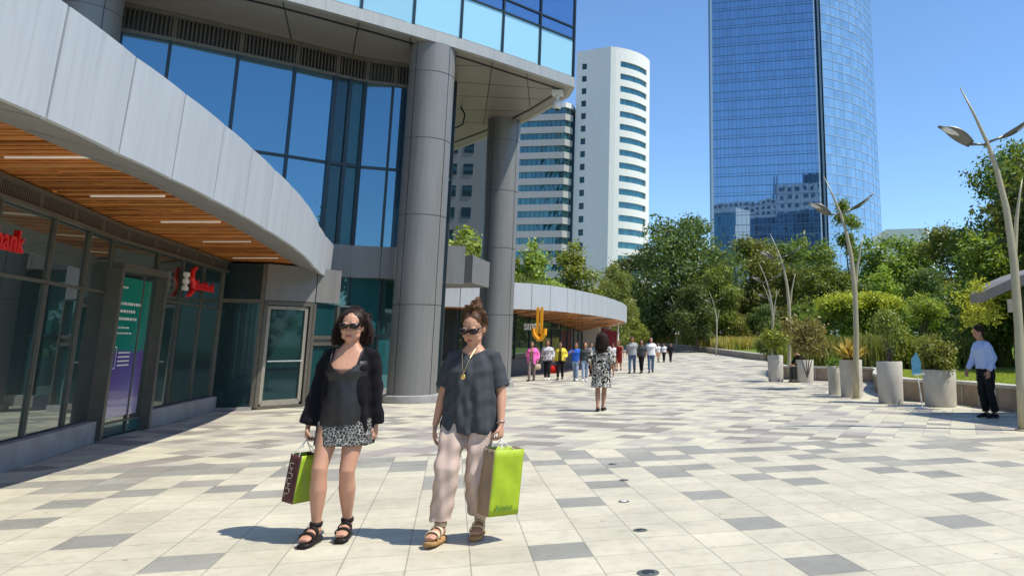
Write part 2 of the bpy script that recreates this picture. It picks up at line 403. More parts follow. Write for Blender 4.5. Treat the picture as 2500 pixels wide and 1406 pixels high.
# ------------------------------------------------------------------ MAIN BUILDING
bld=empty('office_building',(0,0,0),0,'grey panelled office building with round columns, blue glass and curved silver canopy','building')
SOF=9.2
edge=[(-22,7.5),(-17.5,10.3),(-13.2,13.2),(-10.9,15.0),(-9.1,16.35),(-7.8,17.5),(-6.85,18.4),(-5.92,19.3),(-5.14,20.15),(-4.36,21.05),(-3.2,22.4)]
back=[(-3.5,23.3),(-4.5,24.8),(-5.6,26.3),(-7.0,27.9),(-9,30.0),(-12,33),(-18,38),(-30,40),(-40,20)]
es=smooth_path(edge,2)
# soffit as panels with joints
mb=MB(); mb.prism([tuple(p) for p in es]+back,SOF,SOF+.35); mb.build('soffit',M['soffit'],bld)
mb=MB()
for q in ((es[-9],(-9,25)),(es[-7],(-8.0,26)),(es[-5],(-7,26.6)),(es[-3],(-4.9,24.4)),((-8.4,21.5),(-3.9,22.6)),((-8.8,23),(-4.3,23.6)),((-9.5,24.5),(-5.0,24.9)),((-10,26),(-6,26.4)),((-9,20.3),(-5.4,20.6)),(es[-13],(-11,21)),(es[-11],(-10,22))):
    a,b=q; mb.beam((a[0],a[1],SOF-.001),(b[0],b[1],SOF-.001),.025,.006)
mb.build('soffit_joint',M['dark'],bld)
mb=MB(); 
inner=offset_poly([tuple(p) for p in es],-.45)
for a,b in zip(inner,inner[1:]): mb.beam((a[0],a[1],SOF-.01),(b[0],b[1],SOF-.01),.07,.03)
bi=[inner[-1],(-4.0,23.3),(-4.95,24.7),(-6.0,26.0),(-7.3,27.5),(-9.3,29.5)]
for a,b in zip(bi,bi[1:]): mb.beam((a[0],a[1],SOF-.01),(b[0],b[1],SOF-.01),.07,.03)
mb.build('drip_groove',M['dark'],bld)
# rim + glazing above
def facade(P, zs, mats, parent, name, tilt=.004, mull=.05, msize=.09, mm=None, mname='mullion', tonef=None, bands=None, skip=()):
    """P: plan polyline of bay boundaries, zs: levels, mats: material per level band"""
    byname={}
    for j in range(len(zs)-1):
        mt,nm=mats[j]
        mb=byname.setdefault((nm,mt.name),(MB(),mt,nm))[0]; mb.hc=True
        for i in range(len(P)-1):
            if (i,j) in skip: continue
            a=Vector((*P[i],0)); b=Vector((*P[i+1],0)); t=(b-a).normalized(); nn=Vector((t.y,-t.x,0))
            o=[random.gauss(0,tilt) for _ in range(3)]
            L=(b-a).length; H=zs[j+1]-zs[j]
            oo=[o[0]*L, -o[0]*L+o[1]*H, o[1]*H, -o[1]*H]
            z0,z1=zs[j],zs[j+1]
            tx,tz=random.gauss(0,tilt),random.gauss(0,tilt)
            f=[(a,z0,-tx*L/2-tz*H/2),(b,z0,tx*L/2-tz*H/2),(b,z1,tx*L/2+tz*H/2),(a,z1,-tx*L/2+tz*H/2)]
            tv=tonef(i,j) if tonef else random.random()
            mb.face([(p.x+nn.x*d,p.y+nn.y*d,z) for p,z,d in f],(tv,tv,tv))
    for (mb,mt,nm) in byname.values(): mb.build(nm,mt,parent)
    if mull:
        mb=MB()
        for i,p in enumerate(P):
            mb.box((p[0],p[1],(zs[0]+zs[-1])/2),(mull,msize,zs[-1]-zs[0]),math.atan2(P[min(i+1,len(P)-1)][1]-P[max(i-1,0)][1],P[min(i+1,len(P)-1)][0]-P[max(i-1,0)][0]))
        for z in zs[1:-1]:
            for a,b in zip(P,P[1:]): mb.beam((*a,z),(*b,z),msize*.8,mull)
        mb.build(mname,mm or M['mullion'],parent)
def resample(P,step,n=None):
    P=[Vector(p) for p in P]; L=[0]
    for a,b in zip(P,P[1:]): L.append(L[-1]+(b-a).length)
    n=n or max(1,round(L[-1]/step)); out=[]
    for k in range(n+1):
        s=L[-1]*k/n
        for i in range(len(P)-1):
            if s<=L[i+1]+1e-9:
                t=(s-L[i])/(L[i+1]-L[i]); q=P[i].lerp(P[i+1],t); out.append((q.x,q.y)); break
    return out
mb=MB()
for a,b in zip(es,es[1:]):
    mb.beam((a[0],a[1],SOF+.14),(b[0],b[1],SOF+.14),.16,.30)
for a,b in zip([es[-1]]+back[:5],back[:6]): mb.beam((*a,SOF+.14),(*b,SOF+.14),.16,.30)
mb.build('rim',M['rim'],bld)
up=resample([tuple(p) for p in es],1.32)
facade(up,[SOF+.3,SOF+1.55,SOF+1.95,SOF+3.9,SOF+5.2,SOF+7.1],[(M['spandrel'],'spandrel_panel'),(M['visionglass'],'window_glass'),(M['visionglass'],'window_glass'),(M['spandrel'],'spandrel_panel'),(M['visionglass'],'window_glass')],bld,'facade',.003,.05,.10)
ub=resample([es[-1]]+back[:7],1.6)
facade(ub,[SOF+.3,SOF+1.55,SOF+7.1],[(M['spandrel'],'spandrel_panel'),(M['visionglass'],'window_glass')],bld,'facade',.003,.05,.10)
mb=MB(); mb.prism([tuple(p) for p in es]+back,SOF+7.1,SOF+7.4); mb.build('roof',M['rim'],bld)

# columns
def column(x,y,r,top,base=True):
    mb=MB(); prof=[]; zj=[2.35,4.6,6.6,8.4]
    z=.18
    prof=[(r*.2,.18),(r,.18)]
    for q in zj:
        if q<top-.2: prof+=[(r,q-.012),(r-.018,q-.008),(r-.018,q+.008),(r,q+.012)]
    prof+=[(r,top)]
    mb.lathe((x,y,0),prof,64)
    o=mb.build('column',M['steel'],bld,True)
    o.data.set_sharp_from_angle(angle=R(25))
    m3=MB()
    for a in (R(-115),R(-25),R(65)):
        m3.box((x+math.cos(a)*r,y+math.sin(a)*r,(top+.18)/2),(.012,.012,top-.18),a)
    m3.build('seam',M['dark'],o)
    m2=MB(); m2.lathe((x,y,0),[(r+.10,0),(r+.10,.16),(r+.06,.18),(0.01,.18)],48); m2.build('plinth',M['plinth'],o)
column(-6.55,19.35,.585,SOF); column(-6.13,26.1,.575,SOF); column(-12.7,15.3,.62,SOF)

# upper set-back wall
wallP=[(-22,10.4),(-17.6,13.3),(-15.0,14.95),(-13.35,16.1),(-12.05,17.05),(-10.95,17.95),(-9.95,18.8),(-9.2,19.5)]
wallQ=[(-8.6,20.0),(-7.93,20.29),(-7.25,20.59),(-6.72,20.82)]
lev=[3.95,6.1,8.5]
facade(wallP,lev,[(M['blueglass'],'window_glass')]*2,bld,'f',.0015,.07,.12,tonef=lambda i,j:.5+.2*random.random())
facade([(-9.2,19.5),(-8.9,19.75),(-8.6,20.0)],lev,[(M['deepglass'],'window_glass')]*2,bld,'f',.002,.09,.16,tonef=lambda i,j:.1+.8*i)
facade(wallQ,lev,[(M['blueglass'],'window_glass')]*2,bld,'f',.0015,.07,.12,tonef=lambda i,j:.5)
full=wallP+wallQ
mb=MB()
for a,b in zip(full,full[1:]):
    mb.beam((*a,8.52),(*b,8.52),.14,.08); mb.beam((*a,9.14),(*b,9.14),.14,.12)
mb.build('louvre_frame',M['bronze'],bld)
def louvres(P,z0,z1,step,parent,depth=.08,dk=.06):
    mb=MB(); bk=MB()
    for a,b in zip(P,P[1:]):
        A=Vector((*a,0)); B_=Vector((*b,0)); L=(B_-A).length; t=(B_-A)/L; nn=Vector((t.y,-t.x,0)); n=max(2,int(L/step))
        for k in range(n):
            q=A+t*(L*(k+.5)/n)-nn*.02
            wd=.10 if k==0 else .028
            mb.box((q.x,q.y,(z0+z1)/2),(wd,depth,z1-z0),math.atan2(t.y,t.x))
        p=A-nn*dk; q=B_-nn*dk
        bk.face([(p.x,p.y,z0),(q.x,q.y,z0),(q.x,q.y,z1),(p.x,p.y,z1)])
    o=mb.build('louvre',M['louvre'],parent); bk.build('louvre_back',M['dark'],o)
louvres(full,8.56,9.08,.085,bld)
# first floor grey band
mb=MB()
for i,(a,b) in enumerate(zip(full,full[1:])):
    A=Vector(a); B_=Vector(b); t=(B_-A).normalized(); off=Vector((t.y,-t.x))*.12
    p,q=A+off+t*.006,B_+off-t*.006
    mb.beam((p.x,p.y,3.52),(q.x,q.y,3.52),.24,.84)
mb.build('grey_band',M['steel'],bld)
# dark box of wall return + dark glazed side right of the column
facade([(-6.64,20.9),(-6.66,21.8),(-7.2,23.2),(-8.2,25.2)],[.2,3.1,6.1,9.15],[(M['darkglass'],'window_glass')]*3,bld,'f',.002,.08,.12)
mb=MB(); mb.box((-6.66,21.86,4.6),(.10,.14,9.1),R(20)); mb.build('corner_post',M['bronze'],bld)
# grey balcony box between the columns
mb=MB(); mb.prism([(-6.75,22.4),(-5.95,22.15),(-5.95,24.2),(-7.6,24.4)],3.15,3.95); mb.build('balcony',M['steel'],bld)
mb=MB(); mb.prism([(-6.95,21.75),(-6.15,22.05),(-6.3,22.5),(-7.1,22.3)],3.1,4.2); mb.build('balcony',M['steel'],bld)
# lower dark glass under the band
low=[(-9.3,19.3),(-8.55,19.95),(-7.95,20.5),(-7.3,21.1),(-6.72,21.65)]
facade(low,[.25,1.6,3.1],[(M['tealglass'],'window_glass')]*2,bld,'f',.002,.05,.1)
mb=MB()
for a,b in zip(low,low[1:]): mb.beam((*a,.12),(*b,.12),.22,.25)
mb.build('plinth',M['plinth'],bld)
# shopfront
shopP=[(-5.6,3.0),(-6.3,5.0),(-6.95,6.9),(-7.35,8.1),(-7.8,9.4),(-8.2,10.5),(-8.55,11.43)]
shopB=[(-8.95,13.05),(-9.28,14.25),(-9.62,15.45),(-9.95,16.7)]
shop=MB(); 
sh=MB(); sh.prism([(p[0],p[1]) for p in offset_poly(shopP+shopB,-.02)]+[(-14,18),(-14,3)],.0,.02)
sf=sh.build('shopfront',M['dark'],bld)
facade(shopP,[.32,2.15,3.02],[(M['shopglass'],'pane')]*2,sf,'f',.002,.035,.07,mm=M['bronze'])
facade(shopB,[.32,2.15,3.02],[(M['shopglass'],'pane')]*2,sf,'f',.002,.035,.07,mm=M['bronze'])
mb=MB()
for PP in (shopP,shopB):
    for a,b in zip(PP,PP[1:]): mb.beam((*a,.15),(*b,.15),.26,.30)
mb.build('plinth',M['plinth'],sf)
allS=shopP+shopB
o5=[tuple(p) for p in offset_poly(allS,.06)]
louvres(resample(o5,1.0),2.97,3.14,.05,sf,.05)
mb=MB()
for a,b in zip(o5,o5[1:]):
    mb.beam((*a,2.955),(*b,2.955),.09,.04); mb.beam((*a,3.165),(*b,3.165),.09,.05)
mb.build('louvre_frame',M['bronze'],sf)
# portal with poster
pa,pb=Vector((-8.55,11.43)),Vector((-8.95,13.05)); t=(pb-pa).normalized(); nn=Vector((t.y,-t.x))
pa2,pb2=pa+nn*.16,pb+nn*.16
mb=MB()
mb.beam((pa2.x,pa2.y,1.3),(pa2.x,pa2.y,1.3),.1,.1)
for q in (pa2,pb2): mb.box((q.x-nn.x*.08,q.y-nn.y*.08,1.27),(.09,.24,2.5),math.atan2(t.y,t.x))
mb.beam((pa2.x-nn.x*.08,pa2.y-nn.y*.08,2.56),(pb2.x-nn.x*.08,pb2.y-nn.y*.08,2.56),.24,.10)
mb.build('portal_frame',M['bronze'],sf)
facade([tuple(pa+nn*.05),tuple(pa.lerp(pb,.66)+nn*.05),tuple(pb+nn*.05)],[.03,.22,2.5],[(M['tealglass'],'pane'),(M['shopglass'],'pane')],sf,'f',.001,.03,.05,mm=M['bronze'])
facade([tuple(pa),tuple(pb)],[2.62,3.02],[(M['shopglass'],'pane')],sf,'f',.001,0)
# poster on the glass
pm=N('poster'); uv=pm.n('UVMap',uv_map='UVMap'); sp=pm.n('SeparateXYZ'); pm.l(uv.outputs[0],sp.inputs[0])
nz=pm.noise(3,3,.5,coord=uv.outputs[0]); v=pm.math('ADD',sp.outputs[1],pm.math('MULTIPLY',nz,.04))
cc=pm.ramp(v,[(.0,(.30,.22,.42)),(.30,(.16,.09,.33)),(.47,(.12,.06,.28)),(.50,(.01,.22,.17)),(1,(.015,.26,.19))])
cc=pm.mix(pm.math('MULTIPLY',pm.math('LESS_THAN',v,.14),.5),cc,(.5,.45,.6)); pm.l(cc,pm.b.inputs['Base Color']); pm.set(rough=.15,coat=.6); M['poster']=pm.m
P0=pa+nn*.062+t*.09; P1=pa+nn*.062+t*1.42
def on_poster(u,v_,d=0): q=P0.lerp(P1,u)+nn*d; return (q.x,q.y,.30+v_*2.12)
mb=MB(); mb.face([on_poster(0,0),on_poster(1,0),on_poster(1,1),on_poster(0,1)],None,[(0,0),(1,0),(1,1),(0,1)])
pf=mb.build('poster_sheet',M['poster'])
tag(pf,'tall green and purple poster stuck inside the bank window portal','poster'); pf.name='bank_poster'
mb=MB()
for (u,v_,wd,h) in [(.12,.92,.22,.02),(.12,.80,.62,.028),(.10,.745,.5,.028),(.10,.69,.58,.028),(.12,.63,.36,.016),(.12,.59,.42,.016)]:
    x=u
    while x<u+wd:
        l=random.uniform(.03,.09); mb.face([on_poster(x,v_,.003),on_poster(x+l,v_,.003),on_poster(x+l,v_+h*.7,.003),on_poster(x,v_+h*.7,.003)]); x+=l+.015
for k in range(4): mb.face([on_poster(.32,.36+.03*k,.003),on_poster(.62,.36+.03*k,.003),on_poster(.62,.37+.03*k,.003),on_poster(.32,.37+.03*k,.003)])
for (a,b,c,d) in ((.12,.34,.13,.50),(.26,.34,.27,.50),(.12,.34,.27,.348),(.12,.492,.27,.50)): mb.face([on_poster(a,b,.003),on_poster(c,b,.003),on_poster(c,d,.003),on_poster(a,d,.003)])
mb.build('print',M['white'],pf)

# entrance facets
E0,E1,E2,E3=(-9.95,16.7),(-9.2,17.0),(-8.55,18.0),(-8.3,18.7)
facade([E0,E1],[.05,2.33,3.15],[(M['deepglass'],'window_glass'),(M['deepglass'],'window_glass')],bld,'f',.001,.08,.12,mm=M['bronze'],tonef=lambda i,j:.1)
mb=MB()
for a,b in ((E1,E2),(E2,E3)):
    A=Vector(a);B_=Vector(b);tt=(B_-A).normalized(); A+=tt*.004;B_-=tt*.004
    mb.beam((A.x,A.y,2.76),(B_.x,B_.y,2.76),.16,.80)
mb.build('entrance_header',M['steel'],bld)
facade([E2,E3],[.12,1.4,1.55,2.33],[(M['tealglass'],'window_glass'),(M['steel'],'panel'),(M['tealglass'],'window_glass')],bld,'f',.001,.08,.16,mm=M['bronze'],tonef=lambda i,j:.2)
mb=MB(); mb.beam((*E0,.03),(*E1,.03),.2,.06); mb.beam((*E2,.06),(*E3,.06),.24,.12); mb.build('plinth',M['plinth'],bld)
# door
A=Vector(E1);B_=Vector(E2);tt=(B_-A).normalized();dn=Vector((tt.y,-tt.x)); ang=math.atan2(tt.y,tt.x)
mb=MB(); fm=MB()
def dp(u,z,d=0): q=A.lerp(B_,u)+dn*d; return (q.x,q.y,z)
fm.beam(dp(.03,1.17),dp(.03,1.17),.1,.1)
for u in (.045,.955): 
    q=dp(u,1.18); fm.box(q,(.085,.15,2.34),ang)
fm.beam(dp(.04,2.3),dp(.96,2.3),.15,.09); fm.beam(dp(.04,.03),dp(.96,.03),.2,.05)
fr=fm.build('door',M['bronze'],bld)
lf=MB()
for u in (.13,.87): lf.box(dp(u,1.17,.01),(.07,.05,2.12),ang)
lf.beam(dp(.13,2.2,.01),dp(.87,2.2,.01),.05,.07); lf.beam(dp(.13,.12,.01),dp(.87,.12,.01),.05,.12)
lf.build('door_leaf_frame',simple('alu',(.36,.34,.29),.35,.5),fr)
gl=MB(); gl.hc=True; gl.face([dp(.1,.1,-.01),dp(.9,.1,-.01),dp(.9,2.25,-.01),dp(.1,2.25,-.01)],(.05,)*3); gl.build('pane',M['deepglass'],fr)
hb=MB(); hb.tube([dp(.16,1.02,.09),dp(.84,1.02,.09)],[.016,.016],10); hb.build('handle',simple('chrome',(.7,.7,.7),.2,.9),fr)
# framed dark doorway left of the column under the band
a,b=Vector(low[0]),Vector(low[2]); mb=MB()
def q2(u,z,d=.08):
    t2=(b-a).normalized(); q=a.lerp(b,u)+Vector((t2.y,-t2.x))*d; return (q.x,q.y,z)
mb.beam(q2(.05,.1),q2(.05,2.35),.035,.035); mb.beam(q2(.62,.1),q2(.62,2.35),.035,.035); mb.beam(q2(.05,2.35),q2(.62,2.35),.035,.035)
sd=mb.build('side_door',simple('alu_light',(.5,.5,.47),.35,.4),bld)
gl=MB(); gl.hc=True; gl.face([q2(.05,.1,.06),q2(.62,.1,.06),q2(.62,2.35,.06),q2(.05,2.35,.06)],(.0,)*3); gl.build('pane',M['deepglass'],sd)

# ------------------------------------------------------------------ canopy 1
fc=[(-4.35,1.6),(-4.36,2.6),(-4.38,3.5),(-4.44,4.4),(-4.55,5.27),(-4.77,6.3),(-4.97,7.3),(-5.22,8.4),(-5.50,9.5),(-5.84,10.7),(-6.17,11.85),(-6.62,13.25),(-7.1,14.6),(-7.65,16.0),(-8.2,17.5),(-8.8,19.3)]
can=MB(); can.prism(offset_poly(fc,-.06)+[(-10.5,20.0),(-16,19),(-16,1.6)],3.30,3.82)
cano=can.build('canopy',M['strip'],bld)
for i,(a,b) in enumerate(zip(fc,fc[1:])):
    A=Vector(a);B_=Vector(b);tt=(B_-A).normalized();n_=Vector((tt.y,-tt.x)); A=A+tt*.013; B_=B_-tt*.013
    mb=MB()
    K4=6; vs=[]
    mid=(A+B_)/2+n_*.012
    pts=[A,(A+mid)/2+n_*.004,mid,(B_+mid)/2+n_*.004,B_]
    for p in pts: vs+= [(p.x,p.y,3.0),(p.x+n_.x*.03,p.y+n_.y*.03,3.87),(p.x-n_.x*.05,p.y-n_.y*.05,3.0),(p.x-n_.x*.03,p.y-n_.y*.03,3.87)]
    fs=[]
    for k in range(4):
        q=4*k; fs+=[(q,q+4,q+5,q+1),(q+2,q+3,q+7,q+6),(q+1,q+5,q+7,q+3),(q,q+2,q+6,q+4)]
    fs+=[(0,1,3,2),(16,18,19,17)]
    mb.add(vs,fs); mb.build('fascia_panel',M['fascia'],cano)
# backing behind panel gaps
bk=MB(); q=offset_poly(fc,-.045)
for a,b in zip(q,q[1:]): bk.face([(*a,3.02),(*b,3.02),(*b,3.85),(*a,3.85)])
bk.build('fascia_back',M['dark'],cano)
# grey strip sloping up to the timber
wpx=[(0,294),(100,340),(214,388),(319,428),(428,480),(513,523),(598,568),(665,610),(732,655)]
we=[tuple(at(x,y,3.2).xy) for x,y in wpx]
we=[(-5.3,1.6),(-5.36,3.0),(-5.44,4.5)]+we
def interp(P,y):
    for a,b in zip(P,P[1:]):
        if (a[1]-y)*(b[1]-y)<=0 and a[1]!=b[1]:
            t=(y-a[1])/(b[1]-a[1]); return a[0]+(b[0]-a[0])*t
    return P[-1][0] if abs(y-P[-1][1])<abs(y-P[0][1]) else P[0][0]
mb=MB(); ys=[p[1] for p in fc]
for i in range(len(fc)-1):
    y0,y1=fc[i][1]+.01,fc[i+1][1]-.01
    yw0,yw1=y0*0.985,(y1*0.985 if i<len(fc)-2 else 18.4)
    a=(interp(fc,y0)-.045,y0,3.0); b=(interp(fc,y1)-.045,y1,3.0); c=(interp(we,yw1)-.02,yw1,3.21); d=(interp(we,yw0)-.02,yw0,3.21)
    mb.add([a,b,c,d],[(0,3,2,1)])
mb.add([(-8.84,19.3,3.0),(-9.2,19.5,3.0),(-9.6,18.5,3.21),(-9.15,18.39,3.21)],[(0,1,2,3)])
mb.build('soffit_border',M['strip'],cano)
mb=MB(); mb.add([(-8.8,19.3,3.0),(-8.8,19.3,3.85),(-9.3,19.75,3.85),(-9.3,19.75,3.0)],[(0,1,2,3)]); mb.build('fascia_end',M['fascia'],cano)
# timber slats
mb=MB(); mb.hc=True; y=1.6; Lsl=None
ang_s=R(0)
while y<18.45:
    wd=random.choice([.035,.05,.05,.075]); x1=interp(we,y)
    x0=-12.2
    segs=[x0]; 
    while segs[-1]<x1-.5: segs.append(min(x1,segs[-1]+random.uniform(1.0,2.6)))
    segs[-1]=x1
    for a,b in zip(segs,segs[1:]):
        k=random.uniform(.55,1.25); dz=random.choice([0,0,.012,.02])
        mb.box(((a+b)/2,y+wd/2,3.225+dz),(b-a,wd-.006,.03),0,(k,k*random.uniform(.92,1.04),k))
    y+=wd
# clip: the soffit runs to the shopfront line only (rest lies over the shop interior)
mb.build('timber_soffit',M['wood'],cano)
# strip lights recessed in the timber
lm=simple('strip_light',(.8,.78,.7),.3)
lm.node_tree.nodes['Principled BSDF'].inputs['Emission Color'].default_value=(1,.93,.8,1); lm.node_tree.nodes['Principled BSDF'].inputs['Emission Strength'].default_value=.2
for (xa,ya,xb,yb) in ((0,381,232,388),(200,474,420,485),(370,537,558,548),(472,585,632,595),(553,627,692,633)):
    p=at(xa,ya,3.205); q=at(xb,yb,3.205); mb=MB(); mb.beam((p.x,(p.y+q.y)/2,3.208),(q.x,(p.y+q.y)/2,3.208),.032,.02); mb.build('strip_light',lm,cano)
# terrace deck over first floor hidden; interior volume behind shop
mb=MB(); mb.prism([(-9.99,16.85),(-9.2,19.2),(-12,21),(-24,14),(-24,3),(-9.9,3),(-9.0,9.4),(-9.35,11.4),(-9.7,13)],.05,3.18); mb.build('inner_wall',M['dark'],bld)
mb=MB(); mb.prism([(p[0],p[1]) for p in offset_poly(full,-.35)]+[(-8.5,26),(-30,34),(-34,10)],3.2,9.18); mb.build('inner_wall',M['dark'],bld)

# signs and small devices
def text(name,body,loc,size,rot,m,ext=.02,align='LEFT',sx=1):
    cu=bpy.data.curves.new(name,'FONT'); cu.body=body; cu.size=size; cu.extrude=ext; cu.align_x=align; cu.resolution_u=3; cu.offset=size*.012
    o=bpy.data.objects.new(name,cu); col.objects.link(o); 
    dg=bpy.context.evaluated_depsgraph_get(); dg.update(); me=bpy.data.meshes.new_from_object(o.evaluated_get(dg)); me.materials.clear()
    bpy.data.objects.remove(o); o=link_mesh(name,me,m); o.location=loc; o.rotation_euler=rot; o.scale=(sx,1,1); return o
def facing(a,b): return (R(90),0,math.atan2(b[1]-a[1],b[0]-a[0]))
pS=atY(62,600,10.4); 
x_=interp(shopP,9.2)+.16
e=empty('bank_sign',(interp(shopP,8.25)+.12,8.25,2.50),math.atan2(1.3,-.45),'red lettering reading bank on the upper shopfront glass','sign')
tx=text('lettering','bank',(0,0,0),.34,(R(90),0,0),M['red'],.03,'LEFT',1.0); tx.parent=e; tx.location=(-.42,0,-.10)
e2=empty('bank_logo_sign',(interp(shopB,14.4)+.16,14.3,2.42),math.atan2(1.2,-.33),'small red and white bank logo with red lettering over the dark shopfront','sign')
tx=text('lettering','Scotiabank',(.40,0,.02),.25,(R(90),0,0),M['red'],.02,'LEFT',1.0); tx.parent=e2
mb=MB(); mb.tube([(.32,0,.42),(.16,0,.36),(.12,0,.22),(.26,0,.12),(.28,0,0),(.14,0,-.10),(.0,0,-.14)],[.035,.045,.05,.05,.05,.045,.03],8); mb.build('emblem',M['red'],e2)
mb=MB()
for k in range(3): mb.box((-.16,0,.25-.13*k),(.20,.05,.07)); 
for k in range(2): mb.box((-.16,0,.185-.13*k),(.05,.05,.06))
mb.build('plate',M['white'],e2)
# white box loudspeaker and ceiling cameras under canopy
p=at(627,668,2.98); o=empty('wall_speaker',p,0,'white box device hanging under the timber soffit above the entrance','loudspeaker')
mb=MB(); mb.box((0,0,-.10),(.26,.16,.26),R(20)); bx_=mb.build('body',M['white'],o)
bv=bx_.modifiers.new('b','BEVEL'); bv.width=.05; bv.segments=3
mb=MB(); mb.tube([(-.1,0,.02),(-.14,0,.12),(-.14,0,.24)],[.02,.02,.02],8); mb.ell((-.16,-.05,.12),(.05,.05,.05)); mb.build('bracket',M['lamphead'],o)
for (px,py,lab) in ((565,652,'small white dome camera on the timber soffit edge beside the louvres'),(481,652,'pale round soffit spotlight above the red logo sign')):
    p=at(px,py,3.12); o=empty('soffit_fitting',p,0,lab,'camera' if px>500 else 'spotlight'); mb=MB(); mb.lathe((0,0,0),[(.001,-.05),(.05,-.045),(.09,-.01),(.095,.08),(.001,.08)],20); mb.build('housing',M['white'],o,True)
    m2=MB(); m2.lathe((0,0,-.051),[(.0005,-.012),(.03,-.008),(.045,.0)],16); m2.build('lens',M['dark'],o)
p=at(1362,222,SOF-.02); o=empty('dome_camera',p,0,'white dome security camera under the pointed tip of the soffit','camera')
mb=MB(); mb.box((0,0,-.08),(.34,.22,.16)); mb.build('mount',M['white'],o)
mb=MB(); mb.tube([(0,0,-.14),(0,0,-.34)],[.05,.05],12); mb.lathe((0,0,-.5),[(.001,-.12),(.09,-.10),(.14,-.02),(.15,.10),(.10,.16),(.001,.17)],20); mb.build('dome',M['white'],o,True)
mb=MB(); mb.ell((0,0,-.60),(.08,.08,.07)); mb.build('lens',M['black'],o,True)
p=at(1125,262,SOF-.02); o=empty('hook_lamp',p,0,'thin dark curved bracket hanging behind the front column','bracket'); mb=MB()
mb.tube([(0,0,0),(.15,0,-.25),(.1,0,-.6),(-.2,0,-.75)],[.03,.03,.03,.03],8); mb.build('arm',M['dark'],o)
# ------------------------------------------------------------------ far curved pavilion (canopy 2)
pav=empty('curved_pavilion',(0,0,0),0,'far low pavilion with a curved silver canopy and planted roof behind the columns','building')
c2=smooth_path([(-14,28.2),(-10.5,28.7),(-8.4,29.7),(-6.75,31.2),(-5.45,33.0),(-4.5,36.6),(-3.75,41.5),(-3.4,46),(-3.3,50),(-3.5,54),(-4.1,57),(-6,60.5),(-10,63)],2)
mb=MB(); mb.prism(offset_poly(c2,-.08)+[(-22,63),(-22,28.6)],3.3,3.75); mb.build('roof',M['strip'],pav)
for i,(a,b) in enumerate(zip(c2,c2[1:])):
    A=Vector(a);B_=Vector(b);n=max(1,round((B_-A).length/1.15))
    for k in range(n):
        p=A.lerp(B_,k/n);q=A.lerp(B_,(k+1)/n);tt=(q-p).normalized();p=p+tt*.012;q=q-tt*.012
        z0=2.8; z1=3.88
        mb=MB(); mb.beam((p.x,p.y,(z0+z1)/2),(q.x,q.y,(z0+z1)/2),.05,z1-z0); mb.build('fascia_panel',M['fascia'],pav)
bk=MB(); q=offset_poly(c2,-.05)
for a,b in zip(q,q[1:]): bk.face([(*a,2.82),(*b,2.82),(*b,3.86),(*a,3.86)])
bk.build('fascia_back',M['dark'],pav)
SG=[(-12.5,30.8),(-9.6,31.1),(-8.1,32.3),(-7.35,34.6),(-6.8,38),(-6.4,42),(-6.15,46),(-6.1,50)]
NSB=90; A_=resample([tuple(p) for p in c2[:21]],1,NSB); B_=resample(SG+[(-5.2,51.5)],1,NSB)
mb=MB(); mb.hc=True
glz=lambda y: 2.80-.6*max(0,min(1,(y-33)/15))
for k in range(NSB):
    a,b,c,d=[Vector(v) for v in (A_[k],A_[k+1],B_[k+1],B_[k])]
    for r_ in range(3):
        t0,t1=r_/3,(r_+1)/3; kk=random.uniform(.55,1.25); dz=random.choice([0,.02])
        q=[a.lerp(d,t0),b.lerp(c,t0),b.lerp(c,t1),a.lerp(d,t1)]; z=[2.83+(glz(B_[k][1])-2.83)*t for t in (t0,t0,t1,t1)]
        mb.face([(p.x,p.y,zz+dz) for p,zz in zip(q,z)],(kk,kk,kk))
mb.build('timber_soffit',M['wood'],pav)
# shop glass below
sg=SG
facade(resample(sg,1.9),[.75,2.2,3.1],[(M['shopglass'],'window_glass')]*2,pav,'f',.003,.05,.1)
mb=MB()
for a,b in zip(sg,sg[1:]): mb.beam((*a,.37),(*b,.37),.3,.75)
mb.build('plinth',simple('dark_plinth',(.07,.075,.085),.6),pav)
mb=MB(); mb.prism([(-6.1,50.1),(-5.0,50.1),(-4.6,54.5),(-14,58),(-14,50.1)],0,3.0); mb.build('end_wall',simple('render_grey',(.45,.45,.43),.8),pav)
mb=MB(); mb.box((-4.68,52.3,1.25),(.12,3.0,2.3),-.08); mb.box((-4.3,50.9,1.2),(.8,.10,2.1)); mb.build('red_shopfront',simple('dark_red',(.20,.01,.03),.4),pav)
mb=MB(); mb.tube([(-3.75,50,0),(-3.75,50,2.85)],[.05,.05],10); mb.build('post',M['white'],pav)
mb=MB(); mb.prism([(-14,31)]+[tuple(p) for p in offset_poly(sg,-.05)]+[(-14,50)],.1,3.2); mb.build('inner_wall',M['dark'],pav)
# sign with arrow shape
yel=simple('yellow_sign',(.85,.36,.01),.4,var=.05)
p=at(1317,745,3.1); hs=atY(1317,800,32.0)
o=empty('hanging_arrow_sign',(hs.x,32.0,2.95),0,'yellow arrow shaped shop sign hanging from the far timber soffit','sign')
mb=MB(); mb.hc=False
for x in (-.08,.08): mb.beam((x,0,-.05),(x,0,-1.15),.11,.10)
mb.tube([(-.25,0,-.90),(-.21,0,-1.15),(-.04,0,-1.36),(.06,0,-1.36),(.22,0,-1.15),(.25,0,-.92)],[.07,.10,.10,.10,.10,.07],8)
mb.build('arrow',yel,o)
mb=MB(); mb.box((.0,.02,-1.12),(.28,.05,.28)); mb.build('arrow_core',simple('brown_core',(.25,.05,.01),.5),o)
hs=atY(1280,792,32.6)
o=empty('shop_name_sign',(hs.x,32.6,hs.z),0,'white block lettering on the far shop glass left of the yellow arrow','sign')
tx=text('lettering','smar',(-.02,0,-.22),.56,(R(90),0,0),M['white'],.06,'LEFT',.66); tx.parent=o

